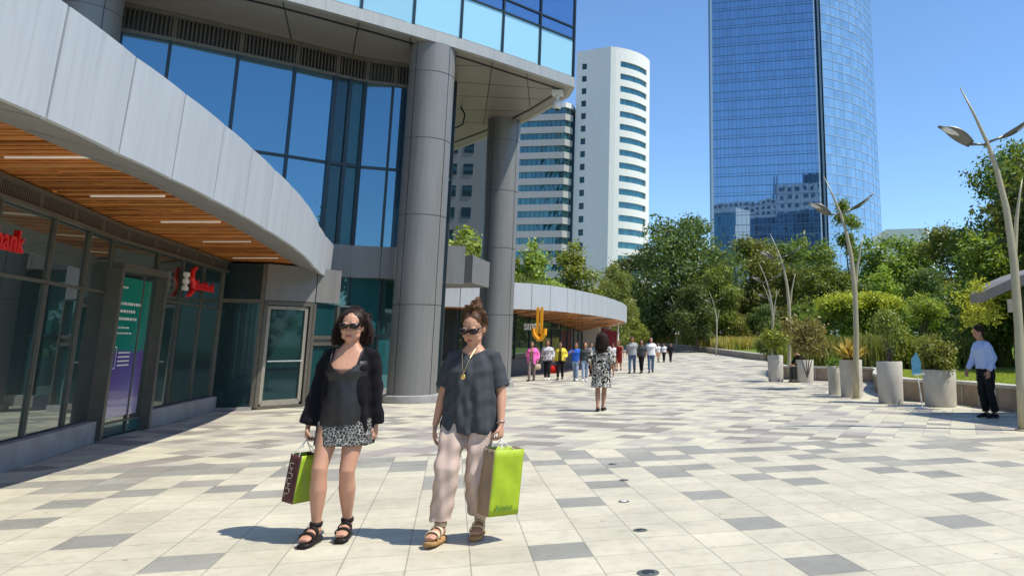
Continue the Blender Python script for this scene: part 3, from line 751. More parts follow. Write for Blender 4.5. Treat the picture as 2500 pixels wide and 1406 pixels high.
# ------------------------------------------------------------------ white tower block
wb=empty('white_office_block',(0,0,0),0,'tall white concrete office block with ribbon windows and a curved end','building')
T=74.8
A=(-25.3,183.6); B2=(-16.3,180.0); C2=(-6.9,190.2)
arc=[B2]
for k in range(1,13):
    t=k/12; p=Vector(B2).lerp(Vector(C2),t); bul=2.0*math.sin(math.pi*t)**.8
    nn2=Vector((C2[1]-B2[1],-(C2[0]-B2[0]))).normalized(); p+=nn2*bul; arc.append((p.x,p.y))
core=[A]+arc+[(-10,205),(-25.3,205)]
core_in=[(-25.0,184.4),(-16.5,181.0)]+[tuple(p) for p in offset_poly(arc,-.55)[1:-1]]+[(-8.0,190.6),(-10.5,204.5),(-25,204.5)]
mb=MB(); mb.prism(core_in,0,T-2); mb.hc=False; mb.build('core',M['tealglass'],wb)
fl=3.27; nf=22
# spandrels round the curved face with window slots
i0,i1=2,10
fz=lambda k: T-3.5-k*fl
mb=MB()
mb.prism(core,T-2.35,T)
mb2=MB()
for k in range(nf):
    ztop=fz(k)+.0
    zb=ztop-1.55     # window band ztop..zb ; spandrel below
    za=fz(k+1)
    for a,b in zip(arc[i0:i1],arc[i0+1:i1+1]):
        n_=Vector((b[1]-a[1],a[0]-b[0])).normalized()*.5
        poly=[a,b,(b[0]-n_.x,b[1]-n_.y),(a[0]-n_.x,a[1]-n_.y)]
        mb2.prism(poly,za,zb)
        if k==0: mb2.prism(poly,ztop,T-2.35)
        mb2.beam((a[0]-n_.x*.6,a[1]-n_.y*.6,(ztop+zb)/2),(a[0]-n_.x*.6,a[1]-n_.y*.6,(ztop+zb)/2),.1,.1)
for seg in (arc[0:i0+1],arc[i1:]):
    for a,b in zip(seg,seg[1:]):
        n_=Vector((b[1]-a[1],a[0]-b[0])).normalized()*.5
        mb2.prism([a,b,(b[0]-n_.x,b[1]-n_.y),(a[0]-n_.x,a[1]-n_.y)],0,T-2.35)
# back walls
mb2.prism([C2,(-10,205),(-10.4,204.6),(-7.5,190.5)],0,T-2.35)
mb.build('parapet',M['white_wall'],wb); mb2.build('wall',M['white_wall'],wb)
# middle face with a column of small windows
a=Vector(A);b=Vector(B2);t_=(b-a).normalized();n_=Vector((t_.y,-t_.x)); L=(b-a).length
u0=1.55; u1=2.95
mb=MB()
def mface(u,v): p=a+t_*u; q=a+t_*v; return [tuple(p),tuple(q),tuple(q-n_*.5),tuple(p-n_*.5)]
mb.prism(mface(0,u0),0,T-2.35); mb.prism(mface(u1,L),0,T-2.35)
for k in range(nf): 
    mb.prism(mface(u0,u1),fz(k+1),fz(k)-1.6)
mb.prism(mface(u0,u1),fz(0),T-2.35)
mb.build('wall',M['white_wall'],wb)
# mullions on band windows
for k in range(nf-2):
    mb=MB(); mb.hc=True
    for a_,b_ in zip(arc[i0:i1],arc[i0+1:i1+1]):
        n2=Vector((b_[1]-a_[1],a_[0]-b_[0])).normalized()*.36
        for h in range(2):
            p=Vector(a_).lerp(Vector(b_),h/2)-n2; q=Vector(a_).lerp(Vector(b_),(h+1)/2)-n2; tv=random.random()
            d=random.gauss(0,.02)
            mb.face([(p.x,p.y,fz(k)-1.56),(q.x,q.y,fz(k)-1.56),(q.x,q.y+d,fz(k)+.01),(p.x,p.y+d,fz(k)+.01)],(tv,)*3)
    mb.build('ribbon_window',M['tealglass'],wb)
    mb=MB(); mb.hc=True; tv=random.random(); P_=mface(u0,u1)
    p=Vector(P_[0])-n_*.35;q=Vector(P_[1])-n_*.35
    mb.face([(p.x,p.y,fz(k)-1.62),(q.x,q.y,fz(k)-1.62),(q.x,q.y,fz(k)+.02),(p.x,p.y,fz(k)+.02)],(tv*.4,)*3); mb.build('window',M['deepglass'],wb)
# left wing with ribbon windows
wg=empty('banded_office_wing',(0,0,0),0,'lower grey wing with horizontal teal ribbon windows left of the white block','building')
W=[(-47,187),(-40.5,183.0),(-27.5,181.5),(-25.9,183.4)]; TW=60.5
mb=MB(); mb.prism([(-46.5,187.8),(-40.4,183.8),(-27.7,182.3),(-26.3,184),(-26.3,204),(-46,204)],0,TW-1); mb.build('core',M['dark'],wg)
mb=MB(); mb.prism(W+[(-25.9,205),(-47,205)],TW-1.1,TW+.2); mb.build('parapet',M['white_wall'],wg)
sp_m=panel_mat('wing_spandrel',(.42,.41,.39),.8,0,.08,.2)
mb=MB(); 
for k in range(19):
    zt=TW-1.1-k*fl
    for a_,b_ in zip(W,W[1:]):
        n2=Vector((b_[1]-a_[1],a_[0]-b_[0])).normalized()*.6
        if k>0: mb.prism([a_,b_,(b_[0]-n2.x,b_[1]-n2.y),(a_[0]-n2.x,a_[1]-n2.y)],zt,zt+1.6)
    w=MB(); w.hc=True
    for a_,b_ in zip(W,W[1:]):
        L2=(Vector(b_)-Vector(a_)).length; n=max(1,int(L2/1.1)); n2=Vector((b_[1]-a_[1],a_[0]-b_[0])).normalized()*.45
        for h in range(n):
            p=Vector(a_).lerp(Vector(b_),h/n)-n2; q=Vector(a_).lerp(Vector(b_),(h+.93)/n)-n2; tv=random.choice([.1,.3,.5,1.0,.2])
            w.face([(p.x,p.y,zt-1.68),(q.x,q.y,zt-1.68),(q.x,q.y+random.gauss(0,.02),zt+.01),(p.x,p.y,zt+.01)],(tv,)*3)
    w.build('ribbon_window',M['tealglass'],wg)
mb.build('wall',sp_m,wg)

# ------------------------------------------------------------------ glass skyscraper
tw=empty('glass_skyscraper',(0,0,0),0,'tall blue glass skyscraper with a curved lighter side face','building')
S0=(15.3,306.0); S1=(58.2,297.0); S2=(60.6,297.5)
lp=resample([S0,S1],1.0,26)
lev=[k*4.05 for k in range(0,48)]
def tf(i,j):
    z=j*4.05
    return min(1,max(0,random.betavariate(2,2)*.8+.1*math.sin(i*.7+j*.3)))
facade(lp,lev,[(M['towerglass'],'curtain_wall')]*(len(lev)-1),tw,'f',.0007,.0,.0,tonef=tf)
mb=MB()
for p in lp[1:-1]: mb.box((p[0],p[1]-.02,96),(.10,.12,192),0)
for j in range(1,47): 
    mb.beam((S0[0],S0[1]-.05,j*4.05),(S1[0],S1[1]-.05,j*4.05),.15,.22)
    if j%2: mb.beam((S0[0],S0[1]-.05,j*4.05+1.2),(S1[0],S1[1]-.05,j*4.05+1.2),.1,.1)
mb.build('mullion',simple('tower_mullion',(.07,.15,.25),.4,.2),tw)
tw_arc=[S2]
for k in range(1,17):
    t=k/16; p=Vector(S2).lerp(Vector((90.5,330)),t); n2=Vector((32.5,-29.9)).normalized(); p+=n2*4.2*math.sin(math.pi*t); tw_arc.append((p.x,p.y))
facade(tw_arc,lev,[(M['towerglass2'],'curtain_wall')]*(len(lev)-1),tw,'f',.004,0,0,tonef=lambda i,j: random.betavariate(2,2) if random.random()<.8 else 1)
mb=MB()
for j in range(1,48): 
    for a_,b_ in zip(tw_arc,tw_arc[1:]): mb.beam((*a_,j*4.05),(*b_,j*4.05),.3,.28)
for p in tw_arc[::2]: mb.box((p[0],p[1],96),(.16,.2,192))
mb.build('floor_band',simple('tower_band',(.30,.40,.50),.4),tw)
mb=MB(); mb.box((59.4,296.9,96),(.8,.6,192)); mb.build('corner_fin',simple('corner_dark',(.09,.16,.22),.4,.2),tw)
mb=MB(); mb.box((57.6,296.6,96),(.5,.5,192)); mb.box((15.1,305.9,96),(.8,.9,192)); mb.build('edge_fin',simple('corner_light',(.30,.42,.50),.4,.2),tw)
mb=MB(); mb.prism([(15.8,307),(57.5,298.3),(60.5,299),(89,331),(60,350),(16,350)],0,191); mb.build('core',M['dark'],tw)

# block whose reflection the skyscraper shows, standing off to the left
def gridblock(name,label,a_,b_,depth,H,fl_,bay,m,wm,win=(.55,.5),zmin=0):
    o=empty(name,(0,0,0),0,label,'building'); A_=Vector(a_);B_=Vector(b_);L=(B_-A_).length;t=(B_-A_)/L;n=Vector((t.y,-t.x))
    mb=MB(); q=A_-n*depth; r=B_-n*depth; mb.prism([tuple(A_),tuple(B_),tuple(r),tuple(q)],0,H); mb.build('wall',m,o)
    nb_=int(L/bay); nz=int((H-zmin)/fl_); w=MB()
    for j in range(nz):
        for i in range(nb_):
            u=(i+.5)*bay; z=H-(j+.55)*fl_
            p=A_+t*(u-bay*win[0]/2)+n*.06; q=A_+t*(u+bay*win[0]/2)+n*.06
            w.beam((p.x,p.y,z),(q.x,q.y,z),.12,fl_*win[1])
    w.build('window_row',wm,o); return o
rb=gridblock('pale_office_slab','wide pale block with square windows mirrored in the skyscraper',(-12,-60),(-62,-60),30,142,7.5,7.0,M['white_wall'],M['dark'],(.5,.5),zmin=118)
rb2=gridblock('lower_pale_slab','lower pale block with small square windows beside the wide one',(-62.5,-60),(-128,-60),30,130,5.0,5.2,M['white_wall'],M['dark'],(.55,.5),zmin=114)
for (x0,x1,top) in ((-12,-62,117.5),(-62.5,-128,113.5)):
    mb=MB(); zz=top
    while zz>30:
        h=random.uniform(5,9); mb.beam((x0,-59.6,zz-h/2),(x1,-59.6,zz-h/2),.5,h*.8); zz-=h
    mb.build('glass_band',M['mullion'],rb if x0==-12 else rb2)
    m2=MB(); m2.beam((x0,-59.8,top/2+12),(x1,-59.8,top/2+12),.3,top-24); m2.build('dark_front',simple('slate_front',(.10,.15,.2),.4,var=.4,vs=.1),rb if x0==-12 else rb2)
mb=MB(); mb.box((-26,-70,147),(26,14,9)); mb.build('plant_room',M['mullion'],rb)
mb=MB()
for x in (-64,-66.5): mb.tube([(x,-66,130),(x,-66,152)],[.9,.4],6)
mb.build('mast',M['mullion'],rb2)
# distant building seen between the columns
gb=gridblock('tinted_office_block','tinted office block with square windows seen between the two columns',(-48,120),(-30.3,120),14,42,3.6,2.6,simple('tinted_wall',(.11,.12,.12),.6,var=.2),M['darkglass'],(.6,.5))
facade([(-30.2,120.2),(-27.4,121.5)],[0,10,20,30,41],[(M['towerglass2'],'curtain_wall')]*4,gb,'f',.002,0)
# low pale building beyond the trees on the right
o=empty('low_pale_building',(0,0,0),0,'flat roofed pale building just showing above the trees right of the skyscraper','building')
p0=atY(2165,568,190); p1=atY(2255,560,190)
mb=MB(); mb.prism([(p0.x,190),(p1.x,188),(p1.x+6,200),(p0.x,204)],0,p1.z); mb.build('wall',M['white_wall'],o)
mb=MB(); mb.prism([(p1.x+.2,187.6),(p1.x+5,190),(p1.x+5,200),(p1.x+.2,198)],p1.z-6,p1.z-1.2); mb.build('annex',M['white_wall'],o)

# ------------------------------------------------------------------ street lamps
def make_lamp():
    o=empty('street_lamp',(0,0,0))
    P=[(0,0,0),(.03,0,.8),(.07,0,1.67),(.085,0,2.78),(.03,0,3.7),(-.09,0,4.45),(-.22,0,4.92),(-.40,0,5.4),(-.62,0,5.92)]
    Q=[tuple(p) for p in [Vector(x) for x in P]]
    rad=[.078,.076,.074,.068,.058,.046,.036,.024,.010]
    mb=MB(); mb.tube(Q,rad,14,ref=(0,1,0)); pole=mb.build('pole',M['pole'],o,True)
    mb=MB(); mb.tube([(.085,0,2.75),(.13,.02,3.05),(.20,.03,3.5),(.31,.05,4.0),(.38,.06,4.25)],[.05,.045,.036,.022,.008],10); mb.build('branch',M['pole'],o,True)
    for s,(ax,az) in ((-1,(-.24,4.86)),(1,(-.2,4.9))):
        mb=MB()
        tip=Vector((ax+s*.86,-.1,az+(.30 if s<0 else .52))); j=Vector((ax+s*.27,-.03,az+(.0 if s<0 else .10)))
        mb.tube([(ax,0,az),tuple(Vector((ax,0,az)).lerp(j,.5)),tuple(j)],[.024,.02,.03],8)
        arm=mb.build('arm',M['lamphead'],o,True)
        d=(tip-j); mb=MB(); N_=9; pts=[]; rr=[]
        for k in range(N_):
            t=k/(N_-1); p=j+d*t+Vector((0,0,.05*math.sin(math.pi*t)*(1 if s<0 else -1))); pts.append(tuple(p)); w_=.038+.082*math.sin(math.pi*min(1,t*1.05+.12))**.9; w_*= 1 if t<.95 else .6
            rr.append((w_,.016+.012*math.sin(math.pi*t)))
        up=(0.35*s,.75,1) if s<0 else (-.3,.35,1)
        mb.tube(pts,rr,12,ref=up); hd=mb.build('lamp_head',M['lamphead'],o,True)
        mb=MB(); u=Vector(up); dd=d.normalized(); u=(u-dd*u.dot(dd)).normalized()
        pp=[tuple(Vector(p)-u*.016) for p in pts[3:8]]; mb.tube(pp,[(.03,.012),(.055,.014),(.06,.014),(.05,.014),(.025,.01)],10,ref=tuple(u)); mb.build('lens',M['lens'],hd,True)
    mb=MB(); mb.lathe((0,0,0),[(.13,0),(.13,.015),(.085,.02),(.085,.03)],20); mb.build('base_plate',M['pole'],o)
    return o
lp0=make_lamp()
lamps=[((5.73,13.0),1.0,'branching street lamp at the right edge beside the kiosk'),((4.71,20.4),1.0,'branching street lamp standing in front of the paired round planters'),((4.57,31.4),1.0,'branching street lamp between the two planters farther back'),
 ((5.35,43.0),.99,'street lamp rising behind the leftmost round planter'),((7.0,56),.97,'farther smaller street lamp overlapping the one behind the leftmost planter'),((3.78,72.5),1.0,'far street lamp by the bend of the kerb wall'),((3.9,86),1.0,'thin far street lamp just left of another near the kerb bend'),((.08,83),1.0,'far street lamp left of the kerb bend before the golden grasses')]
for i,((x,y),s,lab) in enumerate(lamps):
    o=lp0 if i==0 else copy_tree(lp0)
    o.location=(x,y,gz(x,y)+(.0 if i!=3 and i!=4 else 0)); o.scale=(s,s,s); tag(o,lab,'street lamp','branching street lamps along the plaza')
    if i in (1,2): o.scale=(s*1.02,s,s)
# ------------------------------------------------------------------ planters
def planter(px0,px1,ytop,ybase,lab,oval=False):
    b=at((px0+px1)/2,ybase); Yc=b.y; r=(px1-px0)/2/1900*Yc; h=(ybase-ytop)/1895*Yc*1.0
    Yc+=r; x=XR((px0+px1)/2,(ytop+ybase)/2)*Yc
    o=empty('round_planter',(x,Yc,0),0,lab,'planter','round concrete planters')
    mb=MB(); mb.lathe((0,0,0),[(r*.90,0),(r*.93,.03),(r*.96,h*.5),(r,h-.02),(r-.01,h),(r-.06,h),(r-.07,h-.1),(.001,h-.1)],40); q=mb.build('pot',M['concrete'],o,True); q.data.set_sharp_from_angle(angle=R(40))
    mb=MB(); mb.lathe((0,0,0),[(r-.08,h-.085),(.001,h-.06)],20); mb.build('soil',M['soil'],o)
    return o,r,h
PL=[planter(1874,1913,868,932,'round concrete planter farthest left, in front of slim lamp stems'),planter(1943,1987,880,934,'round concrete planter beside the crouching person'),planter(2021,2056,895,964,'low grey planter half hidden behind a taller one'),planter(2050,2107,881,970,'tall round planter behind the lamp post, holding golden spiky plant'),planter(2141,2205,886,986,'round concrete planter holding a leaning reddish shrub'),planter(2254,2335,906,994,'widest round concrete planter beside the small blue sign')]
# blue sign stand
b=at(2252,996); o=empty('blue_sign_stand',(b.x,b.y,0),0,'slim white stand with a small blue board before the widest planter','sign')
mb=MB(); mb.lathe((0,0,0),[(.15,0),(.15,.015),(.03,.03),(.0005,.03)],24); mb.build('base',M['white'],o)
mb=MB(); mb.tube([(0,0,.03),(-.03,0,.4),(-.07,0,.72)],[.016,.014,.014],8); mb.beam((-.16,0,.72),(.10,0,.74),.03,.03); mb.build('pole',M['white'],o)
mb=MB(); vs=[]; 
prof=[(-.18,.70),(.02,.74),(.02,1.0),(-.06,1.22),(-.19,1.05)]
n=len(prof); vs=[(x,-.01,z) for x,z in prof]+[(x,.012,z) for x,z in prof]
mb.add(vs,[tuple(range(n)),tuple(range(2*n-1,n-1,-1))]+[(i,i+n,(i+1)%n+n,(i+1)%n) for i in range(n)]); mb.build('board',simple('blue_board',(.10,.32,.48),.4,var=.2,vs=20),o)
# ------------------------------------------------------------------ kiosk on the right
ks=empty('curved_roof_kiosk',(9.2,15.4,0),0,'white kiosk with a grey arched roof at the right edge','kiosk')
def rk(name,mb,m,par=ks): ch=mb.build(name,m,par); return rel(ks,ch) if par is ks else ch
mb=MB(); NS=14; prof=[]
kx0,kx1=6.15,11.0
for k in range(NS+1):
    t=k/NS; x=kx0+(kx1-kx0)*t; z=2.42+.62*math.sin(math.pi*min(1,t*1.15))**.75 if t<.87 else 2.5
    prof.append((x,z))
vs=[];fs=[]
for y_ in (0,1):
    Yf=lambda x: (max(11.2,15.3-1.9*(x-kx0)) if y_==0 else 15.95)
    for (x,z) in prof: vs.append((x,Yf(x),z))
    for (x,z) in prof: vs.append((x,Yf(x),z-.2))
n=NS+1
for k in range(NS):
    fs+=[(k,k+1,2*n+k+1,2*n+k),(n+k,3*n+k,3*n+k+1,n+k+1),(k,n+k,n+k+1,k+1),(2*n+k,2*n+k+1,3*n+k+1,3*n+k)]
fs+=[(0,2*n,3*n,n),(n-1,2*n-1,4*n-1,3*n-1)]
mb.add(vs,fs); rk('roof',mb,simple('kiosk_roof',(.22,.21,.20),.7,var=.08,bump=.15))
mb=MB(); mb.box((9.6,14.6,1.2),(4.2,2.2,2.4)); rk('body',mb,simple('kiosk_white',(.6,.6,.58),.6))
mb=MB(); mb.box((7.05,15.4,1.2),(.10,.10,2.4)); rk('post',mb,M['dark'])
mb=MB(); mb.box((6.78,15.3,2.15),(.20,.18,.26),R(15)); mb.box((6.78,15.3,2.34),(.05,.05,.2)); rk('speaker',mb,M['white'])
# white low wall among the shrubs
p0=atY(1925,800,60);p1=atY(2003,800,60)
o=empty('white_garden_wall',((p0.x+p1.x)/2,60,.42),0,'low white wall among the shrubs behind the planters','wall')
mb=MB(); mb.box((0,0,1.25),(p1.x-p0.x,.3,1.3)); mb.build('wall_panel',M['white_wall'],o)
mb=MB(); mb.box((0,.05,.3),((p1.x-p0.x)*.9,.3,.6)); mb.build('base',M['dark'],o)
# ------------------------------------------------------------------ VEGETATION
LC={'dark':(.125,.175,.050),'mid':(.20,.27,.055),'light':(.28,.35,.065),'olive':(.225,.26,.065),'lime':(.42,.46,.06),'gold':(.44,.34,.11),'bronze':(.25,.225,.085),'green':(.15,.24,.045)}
LM={k:leaf_mat('leaf_'+k,v) for k,v in LC.items()}
def leaves(centers,radii,n,size,shade=.45,droop=.2,aspect=.5,shell=.55,tr=None,seed=0):
    """n leaf quads spread through ellipsoid lobes; tone = own leaf colour variation per clump"""
    g=np.random.default_rng(seed); C=np.array(centers,dtype=float); Rr=np.array(radii,dtype=float)
    vol=(Rr.prod(axis=1))**(2/3); idx=g.choice(len(C),n,p=vol/vol.sum())
    d=g.normal(size=(n,3)); d/=np.linalg.norm(d,axis=1)[:,None]
    r=shell+(1-shell)*g.random(n)**.6; r*= 1+.10*g.normal(size=n)
    pos=C[idx]+d*Rr[idx]*r[:,None]
    # cluster jitter into twigs
    ncl=max(8,n//14); cc=pos[g.choice(n,ncl)]; ci=g.integers(0,ncl,n); pull=g.random(n)<.62
    pos[pull]=cc[ci[pull]]+g.normal(size=(pull.sum(),3))*size*2.0
    nm=d+g.normal(size=(n,3))*.55; nm[:,2]+=.35; nm/=np.linalg.norm(nm,axis=1)[:,None]
    a=g.normal(size=(n,3)); a[:,2]-=droop*2; a-=nm*(a*nm).sum(1)[:,None]; a/=np.linalg.norm(a,axis=1)[:,None]; b=np.cross(nm,a)
    s=size*(.6+.8*g.random(n))[:,None]
    P=np.stack([pos-a*s,pos+b*s*aspect-nm*s*.15,pos+a*s,pos-b*s*aspect-nm*s*.15],1).reshape(-1,3)
    ct=.65+.7*g.random(ncl); tone=(.8+.4*g.random(n)); tone[pull]*=ct[ci[pull]]
    hue=g.normal(size=n)*.07; lc=g.normal(size=len(C))*.12; tone*=(1+lc[idx])
    col_=np.stack([tone*(1+hue),tone,tone*(1-hue)],1)
    return P,col_
def leaf_mesh(name,P,C,m,parent=None):
    n=len(P)//4; me=bpy.data.meshes.new(name); me.vertices.add(n*4); me.vertices.foreach_set('co',P.astype(np.float32).ravel())
    me.loops.add(n*4); me.loops.foreach_set('vertex_index',np.arange(n*4,dtype=np.int32)); me.polygons.add(n)
    me.polygons.foreach_set('loop_start',np.arange(0,n*4,4,dtype=np.int32)); me.polygons.foreach_set('loop_total',np.full(n,4,dtype=np.int32))
    a=me.attributes.new('tone','FLOAT_COLOR','FACE'); cc=np.ones((n,4),dtype=np.float32); cc[:,:3]=np.clip(C,0,3); a.data.foreach_set('color',cc.ravel())
    me.update(calc_edges=True); return link_mesh(name,me,m,parent)
def tree_proto(name,kind,H,W,trunk,seed,n=9000,leaf=.22,shape='round',low=.12,lobes=22,tr=.16,mat2=None):
    g=random.Random(seed); o=empty(name)
    cs=[];rs=[]
    for i in range(lobes):
        t=g.random()
        z=H*(low+(1-low)*(.08+.86*t))
        if shape=='round': prof=math.sin(math.pi*min(1,.12+.80*t))**.7
        elif shape=='cone': prof=(1-t)**.75*.95+.12
        elif shape=='column': prof=.5+.5*math.sin(math.pi*min(1,.1+.85*t))
        elif shape=='wide': prof=math.sin(math.pi*min(1,.25+.68*t))**.6
        a=g.uniform(0,2*math.pi); rr=W/2*prof*g.uniform(.25,.86)
        sz=W/2*prof*g.uniform(.26,.46)+.15*W/6
        cs.append((rr*math.cos(a),rr*math.sin(a),min(z,H-sz*.5))); rs.append((sz,sz,sz*g.uniform(.55,.95)))
    P,C=leaves(cs,rs,n,leaf,seed=seed)
    leaf_mesh('crown',P,C,LM[kind],o)
    mb=MB(); lean=g.uniform(-.04,.04)*H
    th=H*trunk; mb.tube([(0,0,-.3),(lean*.2,0,th*.4),(lean*.6,.1,th),(lean,0,H*.75)],[W*.035+.08,W*.026+.05,W*.02+.04,.03],8)
    for i in range(9):
        c=cs[g.randrange(len(cs))]; z0=g.uniform(.5,1)*th; mb.tube([(lean*.4,0,z0),((lean*.4+c[0])*.45,c[1]*.45,(z0+c[2])*.5+.2),c],[W*.012+.03,W*.008+.02,.02],6)
    mb.build('trunk',M['bark'],o); return o
TP={
 'bigdark':lambda:tree_proto('broad_tree','dark',18,15,.3,11,26000,.24,'round',.05,46),
 'dark':lambda:tree_proto('broad_tree','dark',14,9.5,.3,12,15000,.22,'round',.06,30),
 'mid':lambda:tree_proto('broad_tree','mid',13,9,.25,13,19000,.21,'round',.05,30),
 'light':lambda:tree_proto('broad_tree','light',11,6.5,.3,14,24000,.16,'cone',.03,44),
 'olive':lambda:tree_proto('willowy_tree','olive',14,10,.3,15,18000,.20,'wide',.08,26),
 'poplar':lambda:tree_proto('poplar_tree','mid',19,3.4,.2,16,9000,.18,'column',.1,26),
 'near':lambda:tree_proto('broad_tree','green',14,9.5,.3,17,26000,.15,'round',.16,40),
 'small':lambda:tree_proto('young_tree','light',5.5,3.6,.42,18,6000,.09,'round',.38,14),
 'palecone':lambda:tree_proto('young_conifer','mid',6,3.2,.1,19,5000,.11,'cone',.02,16),
}
made={}
def tree(kind,px,ytop,Y,lab,w=None,rot=None,grp='trees of the park',zb=None):
    p=atY(px,ytop,Y); z0=(.42 if zb is None else zb)+gz(0,min(Y,100))
    H0={'bigdark':18,'dark':14,'mid':13,'light':11,'olive':14,'poplar':19,'near':14,'small':5.5,'palecone':6}[kind]
    if kind in made: o=copy_tree(made[kind])
    else: o=made[kind]=TP[kind]()
    s=(p.z-z0)/H0; o.location=(p.x,Y,z0); o.rotation_euler=(0,0,rot if rot is not None else random.uniform(0,6.28)); o.scale=(s*(w or 1),s*(w or 1),s)
    tag(o,lab,'tree',grp); return o
back=[('bigdark',1668,522,92,'largest dark broad tree in the tree line, between the white block and the skyscraper',1.0),
('dark',1560,615,100,'dark tree at the foot of the white block, left of the largest dark tree',1.1),
('olive',1500,640,78,'thin grey green tree in front of the white block',.75),
('light',1545,735,82,'small bright tree behind the tip of the far canopy',1.1),
('dark',1600,745,95,'low dark tree under the left side of the largest dark tree',1.0),
('olive',1835,575,98,'olive toned loose tree right of the largest dark tree, before the skyscraper',1.05),
('dark',1905,585,108,'dark tree behind the lamps at the skyscraper foot',1.1),
('mid',1975,575,112,'mid green tree just left of the poplar',1.0),
('poplar',2066,470,105,'tall narrow poplar against the skyscraper corner',1.0),
('mid',2010,640,88,'bushy green tree behind the lamp with the clipped hedge before it',1.1),
('olive',1930,650,92,'yellowish olive tree behind the third lamp',.9),
('dark',2100,690,84,'dark tree directly behind the clipped hedge',1.1),
('mid',2185,566,96,'broad green tree below the low pale building',1.25),
('light',2150,640,80,'lighter green cone of foliage right of the poplar',1.3),
('olive',2322,548,85,'tall olive tree with a feathery top left of the right edge tree',1.15),
('dark',2270,650,78,'very dark tree between the olive tree and the hedge',1.1),
('dark',2400,640,72,'dark tree behind the man in the pale shirt',1.3),
('mid',2440,560,88,'green tree half hidden by the big tree at the right edge',1.2),
('near',2492,345,46,'big leafy dark green tree at the right edge of the photo',1.0),
('small',2245,715,55,'slim pale leafed young tree on the lawn right of the hedge',1.3),
('small',2390,745,50,'small young tree on the lawn behind the man',1.1),
('small',2440,720,58,'young tree near the kiosk on the lawn',1.2),
('mid',1745,640,86,'green tree in the middle of the tree line behind two far lamps',1.0),
('dark',1700,690,80,'dark low tree behind the far lamps at the kerb bend',1.2),
('palecone',1682,772,84,'tiny round conifer before the dark trees between far lamps',.9),
('olive',1790,700,88,'olive shrub-like tree over the lawn left of the lamp cluster',1.0),
('dark',1870,740,84,'dark bushy tree behind the lamp cluster',1.3),
('mid',1960,740,80,'low green tree left behind the clipped hedge',1.1),
('dark',2360,760,66,'low dark tree at lawn level left of the man',1.1),
('dark',1470,700,90,'dark tree peeping over the far canopy edge',.9),
('olive',1440,730,95,'thin tree over the far canopy edge left of the dark one',.9)]
for k_,px,yt,Y,lab,w_ in back: tree(k_,px,yt,Y,lab,w_)
for k_,px,yt,Y,lab,w_ in [('light',1310,578,62,'bright green pointed tree left of a twin above the far canopy roof',1.15),('light',1395,580,66,'bright green pointed tree right of its twin above the far canopy roof',1.25),
   ('light',1150,545,62,'bright tree seen through the gap between the two columns',1.6),('olive',1112,585,60,'yellowish tree low in the gap beside the front column',.7),('light',1262,620,62,'bright tree half hidden by the second column',.9)]:
    tree(k_,px,yt,Y,lab,w_,grp='trees behind the far canopy',zb=0)
# trees standing right of the view that the shop glass mirrors
for i,(x,y,k_,s) in enumerate([(16,13,'dark',.75),(20,20,'mid',.8),(17,28,'dark',.7),(22,37,'mid',.9),(24,6,'mid',.9),(27,27,'dark',1.0),(19,-3,'dark',.7),(30,46,'dark',1),(15.5,34,'mid',.5)]):
    o=copy_tree(made[k_]); o.location=(x,y,.42); o.scale=(s*1.25,s*1.25,s); o.rotation_euler=(0,0,i*1.3); tag(o,'leafy tree beyond the right edge, seen only mirrored in the shop glass','tree','mirrored trees outside the view')
# golden grasses and beds: stuff
def blades(name,poly,n,h,wd,m,seed,zf,kindtag='stuff',lab=None,cat=None,curve=.4,toneg=False,clump=0):
    g=np.random.default_rng(seed); poly=np.array(poly); mn=poly.min(0); mx=poly.max(0)
    def inside(p):
        c=np.zeros(len(p),bool); j=len(poly)-1
        for i in range(len(poly)):
            xi,yi=poly[i];xj,yj=poly[j]
            c^=((yi>p[:,1])!=(yj>p[:,1]))&(p[:,0]<(xj-xi)*(p[:,1]-yi)/(yj-yi+1e-12)+xi); j=i
        return c
    pts=np.zeros((0,2))
    while len(pts)<n:
        q=mn+(mx-mn)*g.random((n*2,2))
        if clump: 
            cc=mn+(mx-mn)*g.random((clump,2)); q=cc[g.integers(0,clump,n*2)]+g.normal(size=(n*2,2))*.22
        pts=np.vstack([pts,q[inside(q)]])
    pts=pts[:n]; z=np.array([zf(*p) for p in pts]); hh=h*(.5+.7*g.random(n)); an=g.random(n)*6.283; le=curve*hh*g.random(n); dx=np.cos(an)*le; dy=np.sin(an)*le; pa=an+1.57+g.normal(size=n)*.3; wx=np.cos(pa)*wd/2; wy=np.sin(pa)*wd/2
    b=np.stack([pts[:,0],pts[:,1],z],1); mid=b+np.stack([dx*.35,dy*.35,hh*.6],1); top=b+np.stack([dx,dy,hh],1); W_=np.stack([wx,wy,0*wx],1)
    P=np.stack([b-W_,b+W_,mid+W_*.9,mid-W_*.9, mid-W_*.9,mid+W_*.9,top+W_*.15,top-W_*.15],1).reshape(-1,3)
    t=np.repeat(.6+.8*g.random(n),2); C=np.stack([t*(1+.1*g.normal(size=2*n)),t,t],1)
    o=leaf_mesh(name,P,C,LM[m]); 
    if kindtag: tag(o,lab,cat,kind=kindtag)
    return o
bedpoly=[(4.6,74),(2.6,83),(-.5,92),(-7,100),(-3,108),(9,104),(13,90),(9,76)]
zb=lambda x,y:.42+gz(x,y)
blades('golden_grass',bedpoly,26000,1.05,.08,'gold',3,zb,lab='band of tall golden grass beyond the far kerb',cat='grass')
blades('green_grass_tufts',bedpoly,14000,1.0,.09,'light',4,zb,lab='green tufts among the golden grass beyond the kerb',cat='grass')
nearlawn=[(7.6,16.6),(7.0,18.8),(6.0,20.3),(6.2,23.5),(7.6,29),(12,29),(24,29),(20,14),(11,14)]
